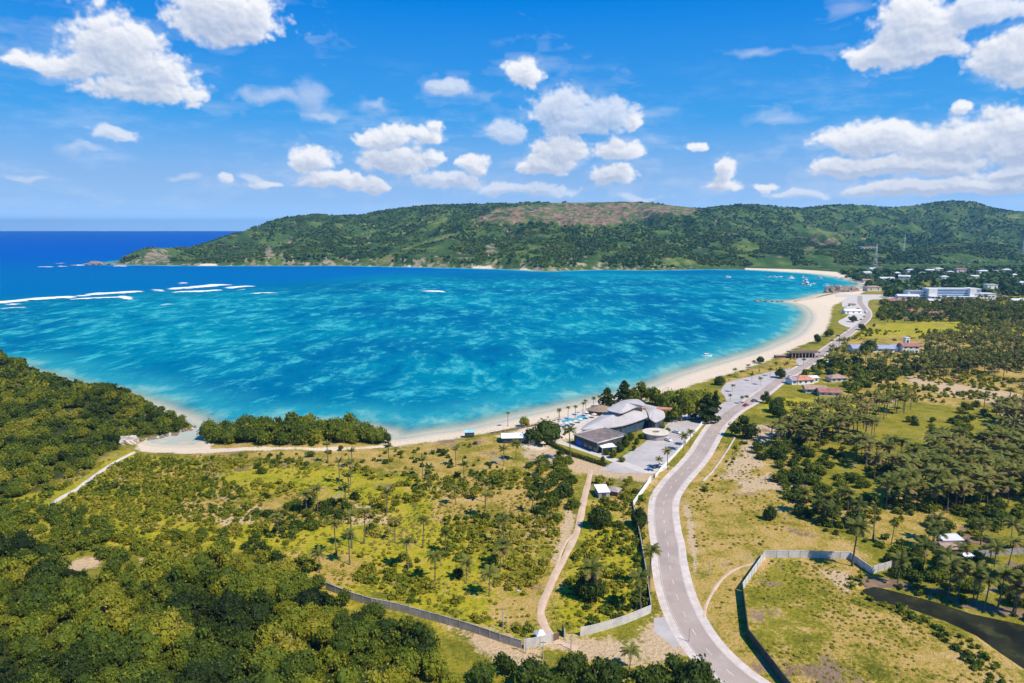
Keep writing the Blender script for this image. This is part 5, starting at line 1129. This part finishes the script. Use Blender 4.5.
# ------------------------------------------------------------------ houses along the road and village
VILLAGE = []
def H(*a, **k):
    o = house(*a, **k); VILLAGE.append((o.location.x, o.location.y, max(a[4], a[5])*.8+4)); return o
H('house', 'house with orange roof and white side wing right of the road', 802, 383, 13, 9, 3.4, .2, 'hip', M['wallw'], M['roofo'], 2.4, .8, 3)
H('house', 'grey roofed annex left of the orange roofed house', 793, 383.5, 7, 8, 3.2, .2, 'gable', M['wallw'], M['roofg'], 1.4, .6, 2)
H('house', 'white roofed annex right of the orange roofed house', 811, 381.5, 7, 7, 3.4, .2, 'gable', M['wallw'], M['roofw'], 1.2, .6, 2)
H('house', 'red roofed cottage nearer the palm grove', 814, 392, 13, 8, 2.8, -.15, 'gable', M['wallc'], M['rust'], 2.0, .7, 3)
H('house', 'brownish red roofed cottage at the right end of the pair', 828, 395, 13, 8, 2.8, -.15, 'gable', M['wallc'], M['roofr'], 2.0, .7, 3)
H('house', 'dull red roofed house half hidden by trees behind the cottages', 836, 381, 12, 8, 3, .1, 'hip', M['wallc'], M['rust'], 2.0, .7, 3)
H('long_house', 'long low building with blue grey roof and orange ridge', 871, 351.5, 36, 10, 3.6, -.05, 'gable', M['wallw'], mat('blue_grey_roof', (.30,.36,.50), .6, .12, .2, stripes=(.8,'X',.25)), 2.6, .8, 7)
H('house', 'white house with red roof at the right end of the long building', 908, 352, 14, 10, 6.0, -.1, 'gable', M['wallw'], M['roofr'], 2.4, .6, 3, floors=2)
H('house', 'dark roofed house between the long building and the white house', 897, 351, 13, 9, 4.0, -.1, 'gable', M['wallw'], M['roofg'], 2.0, .6, 3)
H('water_tower', 'small white tank tower behind the white house', 906, 347, 4, 4, 9, 0, 'flat', M['wallw'], M['wallw'], .3, .3, 1, 'tower')
H('house', 'small white roofed house among the roadside trees', 829, 366, 6, 5, 3, .3, 'gable', M['wallw'], M['roofw'], 1, .5, 1)
H('beach_tent', 'long white roofed event tent beside the far beach plaza', 851.5, 313.5, 22, 9, 4.0, .05, 'gable', M['cloth'], M['cloth'], 1.8, .5, 3, 'tent')
H('kiosk', 'small red roofed kiosk on the far beach plaza', 852, 306, 8, 6, 3, 0, 'hip', M['wallc'], M['rust'], 1.4, .6, 1, 'kiosk')
for px, py, w_, d_, h_, rt, wm, rm, rz, lb in [
 (872,291,26,14,7,'hip','wallc','rust',.1,'pinkish two storey house left of the red roofed market'),(896,303,26,16,4,'gable','wallc','roofr',-.3,'large red roofed market hall left of the hotel'),(907,299,30,14,5,'gable','wallw','roofw',-.2,'white roofed hall behind the red market roof'),
 (919,297,24,16,6,'hip','wallw','roofr',0,'bright red roofed building left front of the hotel'),(911,313.5,11,11,4,'hip','wallc','roofr',0,'steep red pyramid roofed house above the field'),(923,315,9,7,3,'hip','wallc','roofr',0,'low red roofed house right of the pyramid roof'),
 (934,315.5,20,8,3,'hip','wallc','roofr',0,'long red roofed house above the field'),(904,279,22,12,6,'gable','wallw','roofw',-.4,'white roofed shed slanting at the village edge'),(933,303,16,8,4,'gable','wallw','roofw',0,'white roofed house under the hotel front'),
 (990,290,18,12,10,'flat','wallw','roofw',0,'small square white block right of the hotel'),(1016,302,18,10,3,'gable','wallw','roofw',0,'pale roofed house at the right edge'),(1003,299,12,8,3,'hip','wallc','rust',0,'brown roofed house right of the hotel'),
 (910,272,18,10,5,'hip','wallw','roofw',0,'white house in the village left row'),(930,272,24,12,5,'hip','wallw','roofw',0,'wide white roofed house in the village row'),(938,271,20,12,6,'hip','wallw','roofw',.1,'white roofed house next along the village row'),
 (960,273,26,14,10,'hip','wallc','roofr',0,'tall pinkish house with red roof in the village'),(983,273,26,12,5,'hip','wallw','roofw',0,'white roofed house right of the pinkish one'),(993,273,20,12,5,'gable','wallw','roofg',0,'grey roofed house in the village row'),
 (1006,272.5,18,10,7,'hip','wallw','roofw',0,'white house near the right end of the village'),(1014,277,14,10,5,'hip','wallw','roofw',0,'lower white house near the right edge'),(866,275,20,12,6,'gable','wallw','roofw',.3,'white shed at the foot of the tall mast'),
 (872,271,18,10,6,'gable','wallw','roofw',.2,'white house behind the foot of the tall mast'),(886,280,30,12,4,'gable','wallw','roofw',.1,'long pale roofed shed behind the beach'),(897,275,12,9,5,'hip','wallc','roofw',0,'cream house between mast and village'),
 (922,275,14,9,5,'hip','wallw','roofg',0,'grey roofed cottage in front of the village row'),(950,274,14,10,5,'hip','wallw','roofw',0,'small white cottage left of the pinkish house'),(974,278,16,9,4,'gable','wallc','roofw',0,'cream cottage behind the hotel right wing'),
 (866,282,16,10,4,'gable','wallc','rust',0,'rust roofed cottage behind the far sand'),(944,279,14,9,5,'hip','wallw','roofw',0,'white cottage above the hotel roof'),(1021,285,14,9,5,'hip','wallw','roofw',0,'white cottage at the far right margin')]:
    H('village_house', lb, px, py, w_, d_, h_, rz, rt, M[wm], M[rm], 2.5, .8, 2)
# the hotel
x, y = G(955, 299); u = (dep(299))/FPX; t = thing('hotel', 'long white four storey hotel with blue window bands', 'hotel', (x, y, 2.0), -.06); VILLAGE.append((x, y, 55)); VILLAGE.append((x-60, y, 45)); VILLAGE.append((x+50, y-10, 45)); VILLAGE.append((x, y-30, 40))
L = 46*u; MB().box((-2*u,0,8.0), (L,16,16.2)).build('wall', M['wallw'], t)
MB().box((-2*u,0,16.5), (L+1,17,.8)).build('roof', M['roofw'], t); MB().box((12*u,-3,8.7), (6*u,20,18)).build('stair_tower', M['wallw'], t); MB().box((-26*u,-2,8.3), (8*u,20,17)).build('entrance_block', M['wallw'], t)
MB().box((-37*u,4,6.0), (20*u,16,12)).build('side_wing', M['wallw'], t); MB().box((-37*u,4,12.3), (20*u+1,17,.7)).build('side_roof', M['roofg'], t); MB().box((24*u,-4,4.6), (20*u,18,9.4)).build('low_wing', M['wallw'], t); MB().box((24*u,-4,9.6), (20*u+1,19,.6)).build('low_roof', M['roofw'], t)
MB().box((-8*u,-14,2.6), (44*u,12,5.2)).build('porch_wing', M['wallw'], t); MB().box((-8*u,-14,5.4), (44*u+1,13,.5)).build('porch_roof', M['roofw'], t)
for f in range(3):
    for a, b in ((-21.5,8.5),):
        MB().box(((a+b)/2*u,-8.15,6.4+f*3.6), ((b-a)*u,.5,1.9)).build('window_band', M['blueglass'], t)
    MB().box((18*u,-8.15,6.4+f*3.6), (5.5*u,.5,1.9)).build('window_band', M['blueglass'], t)
for f in range(3): MB().box((-38*u,-4.3,2.5+f*3.6), (15*u,.5,1.7)).build('window_band', M['blueglass'], t)
for k in range(9): MB().box((-27*u+k*4.4*u,-20.1,2.6), (2.6*u,.4,1.8)).build('window', M['blueglass'], t)
for k in range(5): MB().box((17*u+k*3.6*u,-13.1,5.4), (2.2*u,.4,1.7)).build('window', M['glass'], t)
# hillside house, masts
def mast(px, dist, h, w_, label):
    x, y = PD(px, dist, 10); z = hgt(x, y); t = thing('radio_mast', label, 'mast', (x, y, z)); mb = MB(); n = 9
    for k in range(n):
        z0, z1 = h*k/n, h*(k+1)/n; r0, r1 = w_*(1-.85*k/n), w_*(1-.85*(k+1)/n); c0 = [(-r0,-r0),(r0,-r0),(r0,r0),(-r0,r0)]; c1 = [(-r1,-r1),(r1,-r1),(r1,r1),(-r1,r1)]
        for i in range(4):
            mb.tube([(*c0[i],z0),(*c1[i],z1)], .22, 4); mb.tube([(*c0[i],z0),(*c1[(i+1)%4],z1)], .11, 4); mb.tube([(*c1[i],z1),(*c1[(i+1)%4],z1)], .11, 4)
    mb.build('lattice', M['tower'], t); MB().tube([(0,0,h),(0,0,h+7)], .25, 5).build('antenna', M['tower'], t); MB().tube([(0,.0,h*.85),(0,-1.2,h*.85)], [1.4,1.6], 10).build('dish', M['cloth'], t)
mast(875.5, 1420*K, 62, 4.5, 'tall pale lattice mast left of the village'); mast(903, 1650*K, 54, 3.0, 'thinner lattice mast right of the tall one'); mast(1022, 1650*K, 62, 3.5, 'pale lattice mast at the right edge of the village')
def hillhouse(px, py, dist, w_, d_, h_, lb, rm):
    x, y = PD(px, dist, 40); z = hgt(x, y); t = thing('hillside_house', lb, 'building', (x, y, z-1), 0); VILLAGE.append((x, y, w_))
    MB().box((0,0,h_/2-3), (w_,d_,h_+6)).build('wall', M['wallc'], t); MB().box((0,0,h_+.4), (w_+1.5,d_+1.5,.8), 0, .9).build('roof', M[rm], t)
    for k in range(5): MB().box((-w_/2+w_*(k+.5)/5,-d_/2-.1,h_*.6), (w_/9,.4,h_*.3)).build('window', M['glass'], t)
hillhouse(868,258,1640*K,52,18,13,'broad pinkish building on the far slope behind the mast','rust'); hillhouse(872,252,1720*K,24,14,9,'upper pink block above the broad hillside building','roofw'); hillhouse(889,256,1700*K,9,9,6,'tiny white house on the slope right of the mast','roofw')
hillhouse(851,258,1700*K,14,9,5,'small pale hut on the slope left of the pinkish building','roofw')
plain_trees()
# ------------------------------------------------------------------ rocks
def rock(px, py, wpx, hm, label, group=None, z=0.0, m_='rock', dpx=None, seed=1):
    x, y = G(px, py, z); d = math.hypot(x, y); w_ = wpx*d/FPX/2; v, q = cube_sphere(6); v = v.copy(); n = vnoise(v[:,0]*2+seed, v[:,1]*2+v[:,2]*1.7+seed*3, seed)+.5*vnoise(v[:,0]*5+seed, v[:,1]*5+v[:,2]*4, seed+3)+.25*vnoise(v[:,0]*11, v[:,1]*11+v[:,2]*9, seed+5)
    v = v*(0.55+0.6*n)[:,None]*np.array([w_, (dpx or w_*.7), hm]); o = link(bpy.data.objects.new('rock', mesh_np('rock', v, q, M[m_]))); o.location = (x, y, z-.15*hm); return prop(o, label, 'rock', group)
rock(93,264.6,15,9,'dark sea rock at the left tip of the far headland',seed=2); rock(106,264.8,9,6,'smaller sea rock touching the far headland',seed=3); rock(112,264.9,6,7,'jagged rock right at the far headland tip',seed=31); rock(60,266.3,4,2.5,'tiny wave washed rock left of the headland',seed=4); rock(74,265.6,5,3,'low wave washed rock off the headland',seed=5)
for i, (px, py, w_) in enumerate([(757,301.3,5),(761,300.8,5),(767,301.6,5),(773,301.8,4),(778,302,3),(782,301.8,3)]): rock(px, py, w_, 2.2, 'dark rock in the low chain running out from the sand point', 'rocks off the sand point', seed=10+i)
rock(831,292.5,11,11,'small reddish rock outcrop by the far sand',seed=20); rock(844,291.5,19,12,'large reddish rock outcrop with trees by the far sand',seed=21); rock(852,292,12,9,'right shoulder of the reddish outcrop',seed=22)
for i in range(26):
    f = i/25; px = 122+f*74; py = np.interp(px, [122,140,160,180,196], [443,440.5,437,432.5,427]); rock(px+random.uniform(-1,1), py+random.uniform(-.8,.8), random.uniform(1.5,4), random.uniform(.6,1.4), 'boulder on the shore below the wooded headland', 'boulders below the headland', .6, 'rockp' if i % 4 == 0 else 'rock', seed=40+i)
rock(129,442,15,3.6,'large pale boulder where the path meets the cove',None,1.5,'rockp',seed=80)
o = rock(121,392,8,5,'bare pinkish rock on the crest of the headland',None,0,'rockp',seed=81); xx, yy = PD(122,322*K,12); o.location = (xx, yy, hgt(xx, yy)+3)
for i, (px, py) in enumerate([(536,520),(541,524),(546,528),(515,586),(509,590),(518,592)]): rock(px, py, random.uniform(4,7), .8, 'flat pale rubble slab in the field by the dirt track', 'rubble slabs in the field', 2, 'rockp', seed=90+i)
# ------------------------------------------------------------------ boats and vehicles
def hull_pts(L, B, D):
    st = [(-.5,.75,.9),(-.3,.95,.85),(0,1,.85),(.25,.8,.95),(.42,.4,1.15),(.5,.03,1.3)]; V = []; F = []
    for a, b, h in st: V += [(a*L,-b*B/2,D*h),(a*L,-b*B/2*.6,0),(a*L,b*B/2*.6,0),(a*L,b*B/2,D*h)]
    for i in range(len(st)-1):
        for j in range(3): F.append((i*4+j,(i+1)*4+j,(i+1)*4+j+1,i*4+j+1))
        F.append((i*4+3,(i+1)*4+3,(i+1)*4,i*4))
    F += [(0,1,2,3),(23,22,21,20)]; return V, F
def boat(px, py, L, rz, label, group=None):
    x, y = G(px, py, 0); t = thing('boat', label, 'boat', (x, y, -.25), rz, group); V, F = hull_pts(L, L*.26, L*.14)
    MB().add(V, F).build('hull', M['cloth'], t); MB().box((-L*.08,0,L*.20), (L*.34,L*.17,L*.14), 0, .85).build('cabin', M['cloth'], t); MB().box((-L*.08,0,L*.285), (L*.42,L*.22,L*.025)).build('cabin_roof', M['bluew'] if int(px) % 3 == 0 else M['cloth'], t)
    MB().box((-L*.08,0,L*.215), (L*.345,L*.175,L*.05)).build('window', M['glass'], t)
    for s in (-1, 1):
        MB().tube([(-L*.35,s*L*.33,.35),(L*.35,s*L*.33,.35)], L*.012, 5).build('outrigger', M['cloth'], t); MB().box((0,s*L*.2,L*.13), (.2,L*.28,.12)).build('outrigger_arm', M['cloth'], t)
BL = 'moored white outrigger boat in the far right corner of the bay'
for i, (px, py, L) in enumerate([(768,277,14),(775,277.3,12),(780,276.9,12),(791,278.6,20),(803,277.8,15),(806,280.2,18),(805.5,282.3,18),(806,285.5,20),(818.5,279,15),(820,278,12),(826,286,14),(813,283.8,11),(830,276.6,10),(836,277.2,9),(842,278.2,9)]): boat(px, py, L, i*.37-.5, BL, 'moored boats in the bay')
boat(435,291.6,13,.1,'small speedboat drawing a white wake in mid bay'); boat(707,356.3,9,.05,'small white boat off the resort beach'); boat(728,277.5,14,.2,'lone white boat left of the moored group')
def car(px, py, rz, m_, label, group=None, kind='car'):
    x, y = G(px, py); L, B, Hh = (4.4,1.8,1.45) if kind == 'car' else (7.5,2.4,2.9); t = thing('parked_car' if kind == 'car' else 'truck', label, kind, (x, y, 2.12), rz, group)
    if kind == 'car':
        pr = [(-2.2,.35),(-2.2,.85),(-1.9,.95),(-1.3,1.0),(1.0,.98),(2.0,.8),(2.2,.6),(2.2,.35)]; V = [(a,-.9,b) for a, b in pr]+[(a,.9,b) for a, b in pr]; n = len(pr)
        MB().add(V, [tuple(range(n)), tuple(range(2*n-1,n-1,-1))]+[(i,n+i,n+(i+1)%n,(i+1)%n) for i in range(n)]).build('body', M[m_], t)
        MB().box((-.35,0,1.2), (2.5,1.6,.46), 0, .8).build('window_band', M['glass'], t); MB().box((-.35,0,1.46), (1.85,1.3,.06)).build('roof', M[m_], t)
    else:
        MB().box((-.9,0,1.7), (5.4,2.3,2.2)).build('cargo_box', M['cloth'], t); MB().box((2.7,0,1.4), (1.6,2.2,1.7), 0, .9).build('cab', M[m_], t); MB().box((3.2,0,1.75), (.7,2.05,.6)).build('windscreen', M['glass'], t)
    for a in (-L*.31, L*.31):
        for b in (-B*.46, B*.46): MB().tube([(a,b-.1,.33),(a,b+.1,.33)], .34, 12).build('wheel', M['black'], t)
car(754,401.5,.62,'carg','dark car driving past the beach parking bays'); car(746,406,.7,'carr','small red car near the beach bay exit'); car(790,377,.75,'carw','white car on the coast road beside the orange roofed house')
for i, (px, py, c_) in enumerate([(657,468,'carg'),(661,466,'carw'),(676,433,'carw'),(690,419,'carw'),(695,416,'carg'),(668,441,'carw')]): car(px, py, .3+i, c_, 'parked car at the edge of the resort car park', 'cars in the resort car park')
for i, (px, py, c_) in enumerate([(857,321,'carg'),(861,320,'carr'),(864,317,'carg'),(860,325,'carg'),(846,331,'carw'),(838,336.5,'carg'),(845,307.5,'carw'),(858,309,'carg'),(832,341,'carg'),(849,318,'carg'),(852,319,'carw')]): car(px, py, .5+.4*i, c_, 'tiny parked car beside the far beach plaza', 'cars by the far beach plaza')
car(866,313,1.4,'carg','white box truck on the far bend of the coast road',None,'truck')
# wake
mb = ribbon(GP([(424,291.4),(434,291.7),(446,292.4)],0), 1.6, 1.6, .15); prop(mb.build('boat_wake', M['cloth']), 'white wake behind the speedboat', kind='structure')
# ------------------------------------------------------------------ air
def haze(dens, col):
    m_ = bpy.data.materials.new('haze_air'); m_.use_nodes = True; t = NT(m_.node_tree)
    v = t.node('ShaderNodeVolumePrincipled', ins={'Color': (*col, 1), 'Density': dens, 'Anisotropy': 0.25})
    o = t.node('ShaderNodeOutputMaterial'); t.l.new(v.outputs[0], o.inputs['Volume'])
    me = MB().box((0, 9100, 148), (90000, 20400, 312)).build('haze', m_); me['kind'] = 'stuff'; me['label'] = 'thin bluish sea air over the whole bay'
haze(0.000055, (0.18, 0.52, 1.0))

# ------------------------------------------------------------------ telling repeats apart
ORD = ['leftmost','second','third','fourth','fifth','sixth','seventh','eighth','ninth','tenth','eleventh','twelfth','thirteenth','fourteenth','fifteenth','sixteenth','seventeenth','eighteenth','nineteenth','twentieth',
 'twenty-first','twenty-second','twenty-third','twenty-fourth','twenty-fifth','twenty-sixth','twenty-seventh','twenty-eighth','twenty-ninth','thirtieth']
def tell_apart():
    gs = {}
    for o in COL.objects:
        if o.parent is None and o.get('group') and o.get('label'): gs.setdefault((o['group'], o['label']), []).append(o)
    for (g, lb), L in gs.items():
        if len(L) < 2: continue
        P = [proj(o.location.x, o.location.y, o.location.z) for o in L]; xs = np.array([float(p[0]) for p in P]); ys = np.array([float(p[1]) for p in P]); n = len(L); words = lb.split()
        if n <= 30:
            for k, i in enumerate(np.argsort(xs)):
                L[i]['label'] = (lb + ', leftmost of them' if k == 0 else (lb + ', rightmost of them' if k == n-1 else '%s, %s from the left' % (lb, ORD[k])))
            continue
        sz = np.array([(max(o.children, key=lambda c: c.name.startswith('crown') or c.name.startswith('fronds')).scale.x if (o.children and o.type == 'EMPTY' and False) else o.scale.x) for o in L])
        if np.ptp(sz) < 1e-6: sz = np.array([max(c.scale.x for c in o.children) for o in L])
        tn = np.array([([c for c in o.children if c.name[:5] in ('crown', 'frond')] or [o])[0].color[0] for o in L])
        rk = lambda a: np.argsort(np.argsort(a))/max(1, n-1)
        rx, ry, rs, rt = rk(xs), rk(ys), rk(sz), rk(tn)
        area_ = g.replace('the rise left of', 'the rise by')
        for q in ('trees ', 'palms ', 'shrubs ', 'bushes ', 'low bushes ', 'tufts ', 'tussocks ', 'undergrowth ', 'lone trees '):
            if area_.startswith(q): area_ = area_[len(q):]; break
        rows = {}
        for i, o in enumerate(L):
            S_ = 'small ' if rs[i] < .3 else ('large ' if rs[i] > .7 else ''); T_ = 'dark ' if rt[i] < .25 else ('yellowish ' if rt[i] > .75 else 'green ' if rt[i] > .5 else 'olive ')
            kind = o['category'] if o['category'] != 'tree' else 'broadleaf tree'
            V_ = ['back', 'rear', 'middle', 'near', 'front'][min(4, int(ry[i]*5))]; H_ = ['left', 'centre', 'right'][min(2, int(rx[i]*3))]
            rows.setdefault('%s%s%s %s, %s %s' % (S_, T_, kind, area_, V_, H_), []).append((rx[i], o))
        for lab, its in rows.items():
            its.sort(key=lambda q: q[0])
            for k, (_, o) in enumerate(its): o['label'] = lab if len(its) == 1 else '%s, %s one there' % (lab, ORD[k] if k < 30 else 'last')
tell_apart()
